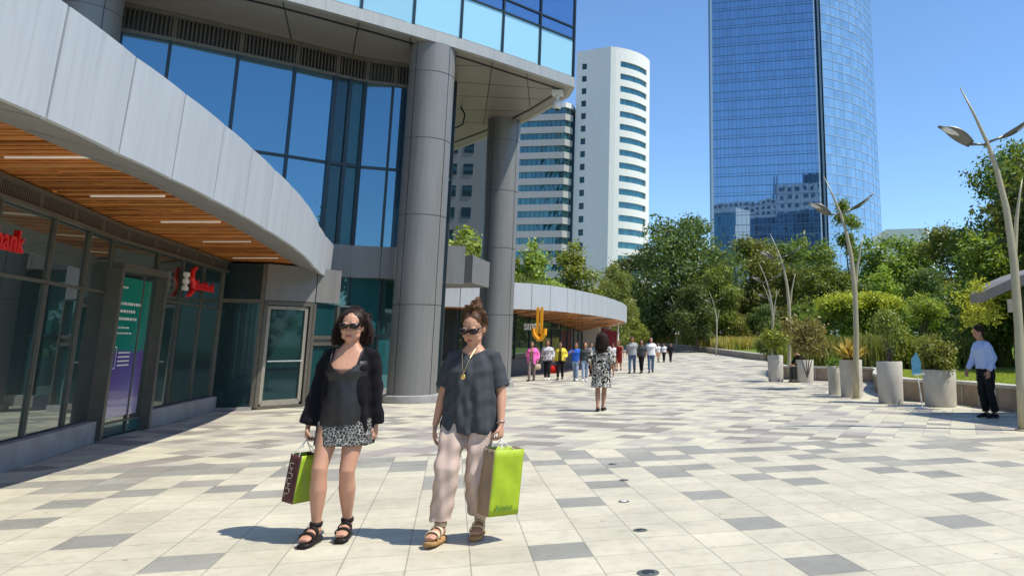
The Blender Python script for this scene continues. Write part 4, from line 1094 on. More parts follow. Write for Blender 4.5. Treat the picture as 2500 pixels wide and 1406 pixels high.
blades('lawn_grass',nearlawn,42000,.055,.012,'lime',5,lambda x,y:.42,lab='short grass of the near lawn behind the kerb wall',cat='grass',curve=.6)
bed2=[(5.55,30.6),(4.4,33.8),(5.4,42),(9,44),(16.0,42),(15.6,35),(12.5,31.5),(7.6,29.8)]
blades('flower_bed_grass',bed2,16000,1.15,.05,'olive',6,lambda x,y:.42,lab='mixed ornamental grasses filling the bed behind the planters',cat='grass',clump=90)
blades('flower_bed_green',bed2,10000,.95,.06,'light',8,lambda x,y:.42,lab='bright green grasses filling the bed behind the planters',cat='grass',clump=60)
bed3=[(-15,29.5),(-11,30.2),(-8.8,31.2),(-7.6,33),(-7.0,36),(-6.3,41),(-6.2,46),(-14,48)]
blades('roof_planting',bed3,12000,.7,.07,'olive',9,lambda x,y:3.7+.35*max(0,min(1,(-6-x)/3)),lab='dry planting covering the roof of the far pavilion',cat='plant',clump=200)
# individual shrubs
def shrub(name,x,y,z,r,h,kind,lab,n=2500,leaf=.05,seed=0,spiky=0,stem=False,grp=None,aspect=.45):
    o=empty(name,(x,y,z),0,lab,'plant',grp)
    if spiky:
        g=np.random.default_rng(seed); nb=spiky; an=g.random(nb)*6.283; el=g.random(nb)*.9+.5; L=h*(.7+.5*g.random(nb)); P=[];C=[]
        for a,e_,l in zip(an,el,L):
            d=np.array([math.cos(a)*math.cos(e_),math.sin(a)*math.cos(e_),math.sin(e_)]); s=np.array([-math.sin(a),math.cos(a),0])*.022*(1+h)
            p0=d*.03; p1=d*l*.55; p2=d*l; p2=p2-np.array([0,0,.25*l*math.cos(e_)])
            t=.7+.6*g.random()
            P+= [p0-s*.6,p0+s*.6,p1+s,p1-s, p1-s,p1+s,p2+s*.1,p2-s*.1]; C+=[[t,t,t]]*2
        leaf_mesh('leaves',np.array(P),np.array(C),LM[kind],o)
    else:
        g=random.Random(seed); cs=[];rs=[]
        zb_=h*.35 if stem else h*.05
        for i in range(9):
            a=g.uniform(0,6.28); rr=r*g.uniform(.1,.65); cs.append((rr*math.cos(a),rr*math.sin(a),zb_+(h-zb_)*g.uniform(.25,.8))); rs.append((r*.42,r*.42,(h-zb_)*.26))
        P,C=leaves(cs,rs,n,leaf,seed=seed,aspect=aspect,shell=.3); P[:,2]=np.maximum(P[:,2],.01); leaf_mesh('leaves',P,C,LM[kind],o)
        mb=MB()
        for i in range(6):
            c=cs[i]; mb.tube([(0,0,-.05),(c[0]*.5,c[1]*.5,c[2]*.5),c],[.02,.013,.006],5)
        mb.build('stem',M['bark'],o)
    return o
def onp(i): o,r,h=PL[i]; return o.location.x,o.location.y,h-.09,r
x,y,z,r=onp(0); shrub('planter_shrub',x,y,z,.85,.95,'light','bushy shrub with bare lower stems in the leftmost round planter',2600,.06,21,stem=True)
x,y,z,r=onp(2); shrub('planter_plant',x,y,z,.25,.30,'green','low green plant in the low grey planter',500,.04,22)
x,y,z,r=onp(3); shrub('spiky_plant',x,y,z,.5,.75,'gold','golden spiky leafed plant in the planter behind the lamp post',spiky=110,seed=23)
shrub('bronze_shrub',x-.6,y+3.5,.4,.85,1.75,'bronze','reddish bronze shrub on thin stems behind the planters',4200,.06,24,stem=True)
x,y,z,r=onp(4); o=shrub('leaning_shrub',x,y,z,.42,1.35,'olive','leaning loose shrub with small leaves in a round planter',3800,.035,25,stem=True); o.rotation_euler=(0,R(4),0)
x,y,z,r=onp(5); shrub('planter_shrub',x,y,z,.50,.72,'olive','olive green bushy plant filling the widest planter',3600,.045,26); 
shrub('spiky_plant',10.0,20.2,.42,.6,.62,'lime','bright green spiky clump on the lawn by the right kerb wall',spiky=150,seed=27)
shrub('spiky_plant',7.6,31.2,.42,.6,.7,'green','green fern like clump beside the kerb wall between planters',spiky=130,seed=28)
for i,(px,py,Y,r_,h_,k_,lab) in enumerate([(2120,842,32,.8,1.1,'olive','olive shrub between the bronze shrub and the leaning shrub'),(2195,835,31,.75,1.3,'light','yellow green shrub right of the leaning shrub planter'),(2250,835,33,.9,1.2,'olive','rounded olive shrub behind the blue sign'),(2320,850,34,.8,1.0,'dark','dark green shrub left of the man'),(2345,860,36,.8,.9,'dark','dark shrub on the lawn just left of the man'),(1990,850,34,.7,1.1,'olive','olive shrub above the crouching person'),(1945,842,46,.8,1.5,'lime','yellowish shrub left of the white garden wall'),(1870,850,50,.9,1.0,'dark','low dark shrub at the lawn edge left of the lamp stems'),(2280,815,42,1.0,1.3,'olive','olive shrub on the lawn under the young tree'),(2165,860,30.5,.6,1.0,'mid','green shrub behind the leaning shrub'),(1968,800,54,1.1,1.7,'dark','dark shrub before the white garden wall')]):
    p=atY(px,py,Y); shrub('garden_shrub',p.x,Y,.42,r_,h_+.25,k_,lab,2200,.06,40+i,grp='shrubs of the planting bed')
# clipped arch hedge
g=np.random.default_rng(5)
p=atY(2105,800,46); hd=empty('clipped_hedge',(p.x,46,.42),0,'large clipped hedge with a bright yellow green top behind the planters','hedge')
cs=[];rs=[]
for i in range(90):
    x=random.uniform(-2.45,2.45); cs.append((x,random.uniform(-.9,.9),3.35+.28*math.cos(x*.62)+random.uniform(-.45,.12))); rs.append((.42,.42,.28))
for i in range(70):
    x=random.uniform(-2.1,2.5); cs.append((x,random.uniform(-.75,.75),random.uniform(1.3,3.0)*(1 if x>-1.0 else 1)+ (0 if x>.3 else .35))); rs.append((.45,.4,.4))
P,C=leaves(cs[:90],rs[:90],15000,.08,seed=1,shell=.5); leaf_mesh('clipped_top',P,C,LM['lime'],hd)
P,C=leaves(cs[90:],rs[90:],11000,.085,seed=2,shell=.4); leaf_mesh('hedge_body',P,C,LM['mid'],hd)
mb=MB()
for x in (-1.7,-1.2,.2,1.1,1.9): mb.tube([(x,0,-.1),(x+.1,.1,1.2),(x,0,2.4)],[.08,.07,.05],7)
mb.build('trunk',M['bark'],hd)
# ivy on kiosk
o=empty('kiosk_creeper',(6.35,15.5,2.3),0,'yellow green creeper hanging over the kiosk roof edge','plant')
cs=[(random.uniform(-.25,.5),random.uniform(-.2,1.6),random.uniform(-.45,.25)) for _ in range(26)]; P,C=leaves(cs,[(.16,.16,.16)]*26,1800,.035,seed=3); leaf_mesh('leaves',P,C,LM['lime'],o)
# ------------------------------------------------------------------ PEOPLE
V=Vector
def finish(mb,name,m,parent,voxel,smooth=4,cut=None,disp=None,target=None):
    o=mb.build('tmp',None); r=o.modifiers.new('r','REMESH'); r.mode='VOXEL'; r.voxel_size=voxel; r.use_smooth_shade=True
    if smooth: s=o.modifiers.new('s','SMOOTH'); s.iterations=smooth; s.factor=.5
    dg=bpy.context.evaluated_depsgraph_get(); dg.update()
    me=bpy.data.meshes.new_from_object(o.evaluated_get(dg)); bpy.data.objects.remove(o)
    if cut or disp:
        bm=bmesh.new(); bm.from_mesh(me)
        if disp:
            bm.normal_update()
            for v in bm.verts: v.co=v.co+v.normal*disp(v.co)
        if cut:
            dl=[f for f in bm.faces if cut(f.calc_center_median())]; bmesh.ops.delete(bm,geom=dl,context='FACES')
            bl=[v for v in bm.verts if not v.link_faces]; bmesh.ops.delete(bm,geom=bl,context='VERTS')
        if cut:
            for _ in range(10):
                new={}
                for v in bm.verts:
                    if v.is_boundary:
                        nb=[e.other_vert(v).co for e in v.link_edges if e.is_boundary]
                        if len(nb)==2: new[v]=(v.co*.4+(nb[0]+nb[1])*.3)
                for v,c in new.items(): v.co=c
        bm.to_mesh(me); bm.free()
    me.materials.clear(); me.name=name
    q=link_mesh(name,me,m,parent,True); return q
def ik(a,b,l1,l2,bend):
    a=V(a);b=V(b);d=b-a;L=min(d.length,(l1+l2)*.999);d.normalize();x=(l1*l1-l2*l2+L*L)/(2*L);h=math.sqrt(max(0,l1*l1-x*x))
    bd=V(bend);bd=(bd-d*bd.dot(d)).normalized(); return a+d*x+bd*h, a+d*L
SK={}
def skin(c,nm):
    if nm not in SK:
        a=N(nm); nz=a.noise(14,5,.6); f=a.noise(160,3,.6)
        a.l(a.mix(.5,a.ramp(nz,[(.3,tuple(x*.88 for x in c)),(.7,tuple(min(1,x*1.1) for x in c))]),a.ramp(f,[(.3,tuple(x*.93 for x in c)),(.7,c)])),a.b.inputs['Base Color']); a.set(rough=.5,spec=.35)
        a.b.inputs['Subsurface Weight'].default_value=.08; a.b.inputs['Subsurface Radius'].default_value=(.02,.008,.004); SK[nm]=a.m
    return SK[nm]
def cloth(nm,c,rough=.85,var=.12,bump=.25,bs=35):
    if nm not in SK: SK[nm]=simple(nm,c,rough,var=var,vs=7,bump=bump,bs=bs,spec=.15,sheen=.02)
    return SK[nm]
def hand(mb,wr,d,palm_n,s,sc_,grip=.3,fine=True):
    """wr wrist, d hand direction, palm_n direction the palm faces, s thumb side vector"""
    d=V(d).normalized(); n=V(palm_n); n=(n-d*n.dot(d)).normalized(); t=V(s); t=(t-d*t.dot(d)-n*t.dot(n)).normalized(); k=sc_
    mb.tube([wr-d*.01*k,wr+d*.02*k,wr+d*.055*k,wr+d*.088*k],[(.024*k,.019*k),(.032*k,.016*k),(.041*k,.015*k),(.038*k,.012*k)],12,ref=tuple(n))
    for i,(off,ln) in enumerate(((.031,.070),(.011,.080),(-.010,.075),(-.030,.058))):
        b=wr+d*.082*k+t*off*k; c=grip*(1+.12*i); p=b; pts=[b-d*.012*k,b]; a=0
        for q,fr in enumerate((.42,.32,.26)):
            a+=c*(1.0 if q else .8); dd=d*math.cos(a)+n*math.sin(a)+t*(off*.9*(1-grip)); p=p+dd.normalized()*ln*fr*k; pts.append(p)
        r=.0088*k; mb.tube(pts,[r,r,r*.97,r*.9,r*.72],8,ref=tuple(t))
    b=wr+d*.028*k+t*.030*k; td=(t*.75+d*.65+n*.25).normalized(); p1=b+td*.034*k; p2=p1+(t*.25+d*.85+n*.5*grip*2).normalized()*.030*k; p3=p2+(d*.8+n*.7*grip*2-t*.1).normalized()*.024*k
    mb.tube([b-td*.01*k,b,p1,p2,p3],[.012*k,.013*k,.0105*k,.0098*k,.007*k],8,ref=tuple(n))
def head_geo(mb,c,M,k,face=True,female=True):
    """c: head centre; M: orientation (face toward -Y)"""
    def P(x,y,z): return V(c)+M@V((x*k,y*k,z*k))
    def E(x,y,z,a,b,d): mb.ell(P(x,y,z),(a*k,b*k,d*k),M,14,9)
    E(0,.012,.028,.074,.092,.088); E(0,-.008,-.02,.066,.076,.085); E(0,-.03,-.072,.045,.048,.035); E(0,-.055,-.096,.022,.020,.016)
    E(0,-.083,-.012,.010,.013,.026); E(0,-.093,-.030,.015,.014,.011)
    for s in(-1,1):
        E(s*.036,-.060,-.028,.024,.022,.022); E(s*.074,.008,-.010,.008,.018,.028); E(s*.030,-.076,.022,.024,.012,.010)
        E(s*.040,-.028,-.062,.022,.036,.026)
    E(0,-.079,-.060,.022,.011,.006); E(0,-.077,-.069,.018,.011,.007)
def person(name_lab,pos,yaw,H=1.65,build=1.0,feet=((-.09,-.05,0),(.09,.1,0)),hands=None,head=(0,0),skinc='skin_a',top=None,bottom=None,shoes='dark',hair=None,fine=False,group=None,cat='person',extra=None,lean=0,lab=None,shoulder_dz=0,grip=(.35,.35),glasses=False,toe=(0,0)):
    k=H/1.65; o=empty('person',pos,yaw,name_lab,'person',group); vx=.0062 if fine else .013; 
    sk={'skin_a':skin((.50,.27,.18),'skin_a'),'skin_b':skin((.42,.225,.145),'skin_b'),'skin_c':skin((.36,.18,.11),'skin_c')}[skinc]
    b=build; J={}
    ly=-lean
    def S(x,y,z): # torso lean about the hips
        return V((x*k,(y+ly*max(0,(z-.85))/.6)*k,z*k))
    hz=.895
    hips=[S(-.088*b,0,hz),S(.088*b,0,hz)]
    sh=[S(-.160*(.9+.1*b),.008,1.318),S(.160*(.9+.1*b),.008,1.318)]
    mb=MB()
    T=[(0,.0,.80,.13*b,.095*b),(0,.008,.86,.165*b,.118*b),(0,.005,.94,.158*b,.112*b),(0,-.002,1.04,.132*b,.100*b),(0,-.004,1.14,.140*b,.105*b),(0,-.012,1.22,.155*b,.118*b),(0,.0,1.29,.155,.092),(0,.005,1.34,.125,.072),(0,.006,1.375,.082,.060),(0,.006,1.405,.060,.054)]
    def rings(L,dx=0,mul=1,add=0): return [((x)*k+S(0,0,z).x,S(0,y,z).y,z*k,(rx*mul+add)*k,(ry*mul+add)*k) for x,y,z,rx,ry in L]
    mb.ring_loft(rings(T),26)
    hc=S(0,-.012,1.535)+V((0,-head[0]*.05,0)); M=Matrix.Rotation(head[1],3,'Z')@Matrix.Rotation(head[0],3,'X')
    mb.tube([S(0,.006,1.33),S(0,.004,1.40),(S(0,.0,1.45)+hc)*.5-V((0,-.012,.04))*k,hc+V((0,.02,-.03))*k],[.062*k*(.9+.1*b),.053*k*(.8+.2*b),.051*k*(.8+.2*b),.05*k],16)
    head_geo(mb,hc,M,k*1.09)
    leg=[];arm=[]
    for i,(fx,fy,fz) in enumerate(feet):
        an=V((fx*k,fy*k+.02*k,.085*k+fz*k)); kn,an=ik(hips[i],an,.418*k,.398*k,(0.0,-1,.1)); leg.append((hips[i],kn,an))
        d=(kn-hips[i]); s=-1 if i==0 else 1
        mb.tube([hips[i]+V((0,.0,.04)),hips[i]+d*.2,hips[i]+d*.5,hips[i]+d*.85,kn,kn+(an-kn)*.15,kn+(an-kn)*.35,kn+(an-kn)*.6,kn+(an-kn)*.88,an],[.088*b*k,.086*b*k,.072*b*k,.056*b*k,.053*b*k,.051*b*k,.057*b*k,.047*b*k,.033*(.6+.4*b)*k,.033*k],16)
        ta=toe[i]; 
        fwd=V((.10*s,-1,0)).normalized(); fp=lambda l,h,an=an,fz=fz,fwd=fwd,ta=ta: V((an.x,an.y,fz*k))+fwd*l*k+V((0,0,(h+max(0,l)*math.tan(ta)*1.0)*k))
        mb.tube([fp(-.05,.035),fp(-.02,.042),fp(.03,.055),fp(.09,.040),fp(.145,.026),fp(.172,.020)],[(.022*k,.026*k),(.032*k,.034*k),(.034*k,.040*k),(.042*k,.028*k),(.044*k,.019*k),(.034*k,.013*k)],12,ref=(0,0,1))
        mb.tube([an+V((0,0,.05*k)),an,fp(.0,.05)],[.034*k,.037*k,.04*k],12)
        J['foot%d'%i]=(fp,fwd,an)
    if hands is None: hands=((-.26,-.05,.80),(.26,-.05,.80))
    for i in range(2):
        s=-1 if i==0 else 1
        tgt=V(hands[i][:3])*k; el,wr=ik(sh[i],tgt,.275*k,.245*k,(s*.30,1,0)); arm.append((sh[i],el,wr))
        mb.tube([S(s*.08,.004,1.335),sh[i]+V((-s*.004,0,-.002)),sh[i].lerp(el,.3),sh[i].lerp(el,.7),el,el.lerp(wr,.25),el.lerp(wr,.6),wr],[.043*k,.050*b*k,.048*b*k,.042*b*k,.037*b*k,.038*b*k,.031*b*k,.023*k],14)
        d=(wr-el).normalized()*.5+V((0,0,-1))*.8
        if len(hands[i])>3: d=V(hands[i][3])
        pn=V((-s,.15,0)) if len(hands[i])<5 else V(hands[i][4]); hand(mb,wr,d,pn,(0,-1,0),k*1.0,grip[i])
        J['hand%d'%i]=(wr,V(d).normalized())
    body=finish(mb,'body',sk,o,(.0052 if fine else .014),4 if fine else 3)
    J.update(leg=leg,arm=arm,sh=sh,hips=hips,hc=hc,M=M,k=k,b=b,S=S,rings=rings,T=T,o=o,fine=fine,vx=vx)
    if top: top(J)
    if bottom: bottom(J)
    if shoes: shoe(J,shoes)
    if hair: hair(J)
    if glasses: shades(J)
    if extra: extra(J)
    return o,J
def fold_disp(a,fx,seed=0,zlo=None):
    def f(c): return a*(math.sin(c.x*fx+seed+1.5*math.sin(c.z*6+seed))*.5+math.sin(c.y*fx*.9+c.z*9+seed*2)*.3+math.sin((c.x+c.y)*fx*1.9+c.z*17+seed)*.25+math.sin(c.z*38+c.x*22+seed)*.22)
    return f
def drape(a,n,z1,z0,seed=0,b2=.004):
    def f(c):
        th=math.atan2(c.y,c.x); t=max(0,min(1,(z1-c.z)/(z1-z0)))
        s=math.sin(n*th+seed+2.2*math.sin(c.z*5+seed)+1.3*math.sin(2*th))+.5*math.sin((n*1.7)*th+seed*2+c.z*6)
        return a*(.15+.85*t)*s*.7 + b2*math.sin(c.z*30+c.x*26+seed+3*math.sin(c.x*14))*.6 + b2*.5*math.sin(c.z*55-c.x*40+c.y*30)
    return f
def t_top(m,zlo=.84,sleeve=.5,loose=1.1,neck=1.375,cutf=None,name='shirt',sl_loose=1.25,flare=0,hemf=None,fold=.006,longw=1.0):
    def f(J):
        k=J['k'];b=J['b'];mb=MB(); L=[]
        for (x,y,z,rx,ry) in J['T']:
            if z<zlo or z>1.35: continue
            e=flare*(1.25-z)/.4 if z<1.25 else 0
            L.append((x,y,z,(rx*loose+.012+e),(ry*loose+.012+e*.8)))
        z0=L[0]; L.insert(0,(0,.004,zlo,z0[3]+.004,z0[4]+.004)) if z0[2]>zlo+.01 else None
        L.append((0,.006,1.368,.098,.072)); L.append((0,.006,neck+.02,.072,.064))
        # smooth waist for loose garments
        if loose>1.12:
            L=[(x,y,z,max(rx,.158*b*loose*.97 if z<1.2 else rx),max(ry,.118*b*loose*.93 if z<1.2 else ry)) for x,y,z,rx,ry in L]
        mb.ring_loft(J['rings'](L),40)
        for i in range(2):
            s_,e_,w_=J['arm'][i]; sg=-1 if i==0 else 1
            if sleeve>0:
                pts=[J['S'](sg*.08,.004,1.332),s_+V((-sg*.006,0,-.003)),s_.lerp(e_,.22),s_.lerp(e_,min(1,sleeve*.6))]; rr=[.055*k,(.050*b+.011)*k,(.049*b+.012)*k*(.5+.5*sl_loose),.056*b*k*sl_loose]
                if sleeve<=1: pts.append(s_.lerp(e_,sleeve)); rr.append(.054*b*k*sl_loose*1.03)
                else:
                    pts.append(e_); rr.append(.048*b*k*sl_loose); pts.append(e_.lerp(w_,(sleeve-1)*.55)); rr.append(.043*b*k*sl_loose); pts.append(e_.lerp(w_,(sleeve-1))); rr.append(.035*b*k*sl_loose)
                mb.tube(pts,rr,14)
        nk=neck*k
        def cut(c):
            if c.z>nk-.0 and abs(c.x)<.09*k: return True
            if hemf and c.z<hemf(c)*k: return True
            return cutf(c/k) if cutf else False
        J['shirt']=finish(mb,name,m,J['o'],J['vx'],2,cut,drape(fold*1.3,8,1.3,.8,J['hc'].y*9,.004) if J['fine'] else None)
    return f
def trousers(m,loose=1.15,hem=.10,flare=1.0,name='trousers',fold=.006,waist=.99):
    def f(J):
        k=J['k'];b=J['b'];mb=MB(); L=[(0,.004,.79,.135*b*1.06,.10*b*1.08)]+[(x,y,z,rx*1.05+.008,ry*1.05+.008) for x,y,z,rx,ry in J['T'] if .82<z<waist]
        mb.ring_loft(J['rings'](L),30)
        for i in range(2):
            h,kn,an=J['leg'][i]; e=an+(kn-an)*(hem/.4)
            mb.tube([h+V((0,0,.03)),h.lerp(kn,.25),h.lerp(kn,.6),kn,kn.lerp(e,.35),kn.lerp(e,.7),e],[.10*b*k*1.02,.096*b*k*loose,.080*b*k*loose,.066*b*k*loose,.066*b*k*loose*(.5+.5*flare),.060*b*k*loose*flare,.060*b*k*loose*flare],20)
        finish(mb,name,m,J['o'],J['vx'],2,None,(lambda c: .9*fold*math.sin(c.z*22+14*c.x+2*math.sin(c.z*9))+.5*fold*math.sin(c.x*60+c.z*7)+.4*fold*math.sin(c.z*48-c.x*40)) if J['fine'] else None)
    return f
def skirt(m,z0=.66,z1=1.0,loose=1.06,flare=.02,name='skirt',fold=.003):
    def f(J):
        b=J['b'];T=J['T'];mb=MB(); L=[(0,-.005,z0,.165*b*loose+flare,.135*b*loose+flare),(0,.0,(z0+.86)/2,.168*b*loose+flare*.6,.128*b*loose+flare*.5)]+[(x,y,z,rx*loose+.010,ry*loose+.010) for x,y,z,rx,ry in T if .84<z<z1]
        mb.ring_loft(J['rings'](L),36)
        finish(mb,name,m,J['o'],J['vx'],2,None,fold_disp(fold,34,.4) if J['fine'] else None)
    return f
def shoe(J,kind):
    k=J['k']
    for i in range(2):
        fp,fwd,an=J['foot%d'%i]; mb=MB(); fine=J['fine']
        if kind in('sandal','wedge'):
            m=cloth('sandal_black',(.018,.014,.013),.5) if kind=='sandal' else cloth('sandal_tan',(.42,.24,.10),.7,.25)
            hs=.035 if kind=='sandal' else .05
            side=V((fwd.y,-fwd.x,0))
            mb.tube([fp(-.066,-.012),fp(-.03,-.012),fp(.05,-.013),fp(.13,-.014),fp(.19,-.012)],[(.030*k,.026*k),(.040*k,.028*k),(.042*k,.026*k),(.051*k,.022*k),(.036*k,.017*k)],14,ref=(0,0,1))
            so_=mb.build('sandal',m,J['o'],True)
            st=MB()
            for (l,h,rx,rz) in ((.118,.034,.050,.032),(.058,.047,.046,.044)):
                c=fp(l,h); ring=[tuple(c+side*math.cos(a)*rx*k+V((0,0,math.sin(a)*rz*k))) for a in np.linspace(-.5,math.pi+.5,12)]; st.tube(ring,[(.005*k,.019*k)]*12,6,ref=tuple(fwd))
            c=an+V((0,0,.012*k)); ring=[tuple(c+V((math.cos(a)*.040*k,math.sin(a)*.044*k,.0))) for a in np.linspace(0,6.283,16)]; st.tube(ring,[(.005*k,.017*k)]*16,6,ref=(0,0,1),cap=False)
            st.build('strap',cloth('sandal_black',(.018,.014,.013),.5) if kind=='sandal' else cloth('strap_pale',(.62,.50,.34),.6),so_,True)
        else:
            m={'dark':cloth('shoe_dark',(.02,.02,.022),.5),'white':cloth('shoe_white',(.7,.7,.68),.6),'tan':cloth('shoe_tan',(.4,.25,.14),.6)}[kind]
            mb.tube([fp(-.065,.03),fp(-.03,.04),fp(.03,.052),fp(.10,.038),fp(.16,.025),fp(.19,.02)],[(.030*k,.03*k),(.040*k,.042*k),(.043*k,.045*k),(.05*k,.034*k),(.048*k,.025*k),(.03*k,.016*k)],12,ref=(0,0,1))
            mb.build('shoe',m,J['o'],True)
def hairfun(m,length=.12,vol=1.0,bun=False,curl=True,short=False,n=90,seed=1,front=.035):
    def f(J):
        k=J['k']*1.09;hc=J['hc'];M=J['M'];mb=MB(); g=random.Random(seed)
        P=lambda x,y,z: hc+M@V((x*k,y*k,z*k))
        if J['fine']:
            mb.ell(P(0,.026,.040),(.083*k*vol**.5,.092*k,.088*k),M,20,14)
            mb.ell(P(0,.045,-.01),(.078*k,.062*k,.085*k),M)
            if not short:
                for i in range(n):
                    a=g.uniform(-.15,math.pi+.15) ; el=g.uniform(-.1,1.25)
                    x=math.cos(a)*math.cos(el)*.082*vol; y=.020+math.sin(a)*math.cos(el)*.090; z=.035+math.sin(el)*.092
                    if bun: L=.03
                    else: L=length*g.uniform(.6,1.15)
                    pts=[P(x*.95,y,z)]; ph=g.uniform(0,6.28)
                    if bun:
                        for q in range(1,5):
                            t=q/4; pts.append(P(x*(1-t*.5)+.008*math.sin(ph+t*5),y*(1-t)+.055*t,z*(1-t)+.115*t+.014*math.sin(math.pi*t)))
                    else:
                        for q in range(1,6):
                            t=q/5; rr=1+.22*min(1,t*2)*vol; pts.append(P(x*rr+.010*math.sin(ph+t*7),max(y*rr,-.02)+.010*math.cos(ph+t*7),z-(L+max(0,z))*t))
                    mb.tube(pts,[.012*k]+[.011*k]*(len(pts)-2)+[.004*k],6)
                for i in range(26):  # stray fine curls
                    a=g.uniform(-.3,math.pi+.3); x=math.cos(a)*.085*vol;y=.02+math.sin(a)*.09;z=g.uniform(-.02,.12); 
                    pts=[P(x,y,z)]; ph=g.uniform(0,6)
                    for q in range(1,5): pts.append(P(x*(1+.03*q)+.008*math.sin(ph+q*1.7),y,z-.010*q+.008*math.cos(ph+q*1.7)))
                    mb.tube(pts,[.005*k]*4+[.002*k],5)
            if bun:
                for i in range(26):
                    c=P(.012,.05,.135); d=V((g.gauss(0,1),g.gauss(0,.8),g.gauss(.3,.8))).normalized(); p=c+d*.02*k; e=V((g.gauss(0,1),g.gauss(0,1),g.gauss(0,1))).normalized()
                    mb.tube([c,p,c+d*.045*k+e*.01*k,c+d*.055*k+e*.03*k,c+d*.045*k+e*.045*k],[.014*k,.014*k,.012*k,.009*k,.003*k],6)
            def cut(c):
                q=M.transposed()@(c-hc)/k; return q.y<-.045 and q.z<.062+front-.035-.12*abs(q.x)
            o=finish(mb,'hair',m,J['o'],.005,1,cut)
            if not short:
                sm=MB()
                for i in range(420):
                    a=g.uniform(-.35,math.pi+.35); el=g.uniform(-.1,1.45); vv=1.04+.16*g.random()*(vol-.2)
                    x=math.cos(a)*math.cos(el)*.086*vv;y=.018+math.sin(a)*math.cos(el)*.094*vv;z=.036+math.sin(el)*.097*vv
                    L=(.05 if bun else length*g.uniform(.7,1.25)); ph=g.uniform(0,6.28); pts=[P(x,y,z)]
                    for q in range(1,7):
                        t=q/6
                        if bun and z>.02: pts.append(P(x*(1-t*.6)+.006*math.sin(ph+t*6),y*(1-t)+.055*t,z*(1-t)+.14*t+.01*math.cos(ph+6*t)))
                        else:
                            rr=1+.25*min(1,t*1.6)*vol; pts.append(P(x*rr+.013*math.sin(ph+t*9),y*rr+.013*math.cos(ph+t*9),z-(L+max(0,z)*.9)*t))
                    if a<.1 or a>math.pi-.1: 
                        if el>.9 : continue
                    sm.tube([tuple(p) for p in pts],[.0016*k]*6+[.0008*k],4)
                sm.build('hair_strands',m,J['o'],True)
        else:
            mb.ell(P(0,.022,.036),(.084*k,.094*k,.088*k),M)
            if not short:
                mb.ell(P(0,.05,-.02-length*.3),(.08*k*vol,.055*k,(.08+length*.45)*k),M)
                for s in(-1,1): mb.ell(P(s*.068,.02,-.03-length*.25),(.026*k*vol,.04*k,(.06+length*.35)*k),M)
            else: mb.ell(P(0,.045,.0),(.074*k,.06*k,.07*k),M)
            def cut(c):
                q=M.transposed()@(c-hc)/k; return q.y<-.05 and q.z<.055
            finish(mb,'hair',m,J['o'],.011,1,cut)
    return f
def shades(J):
    k=J['k']*1.09;hc=J['hc'];M=J['M'];P=lambda x,y,z: hc+M@V((x*k,y*k,z*k)); mb=MB()
    for s in(-1,1):
        mb.tube([P(s*.006,-.094,.012),P(s*.016,-.096,.010),P(s*.036,-.093,.008),P(s*.056,-.082,.011),P(s*.068,-.066,.018)],[.010*k,.018*k,.021*k,.018*k,.009*k],10,flat=1)
        mb.tube([P(s*.068,-.066,.018),P(s*.079,-.02,.014),P(s*.078,.015,.010)],[.005*k,.004*k,.003*k],6)
    mb.tube([P(-.012,-.096,.016),P(.012,-.096,.016)],[.005*k,.005*k],6)
    g=SK.setdefault('lens_black',simple('sunglass_black',(.010,.007,.006),.28,spec=.35)); mb.build('sunglasses',g,J['o'],True)
    mb=MB(); mb.ell(P(0,-.086,-.063),(.021*k,.006*k,.0065*k),M); mb.build('lips',cloth('lips',(.38,.10,.09),.4),J['o'],True)

HB=cloth('hair_black',(.022,.013,.010),.45,.5,.6,90); HBr=cloth('hair_brown',(.085,.042,.020),.45,.5,.6,90); HG=cloth('hair_grey',(.25,.24,.22),.6)
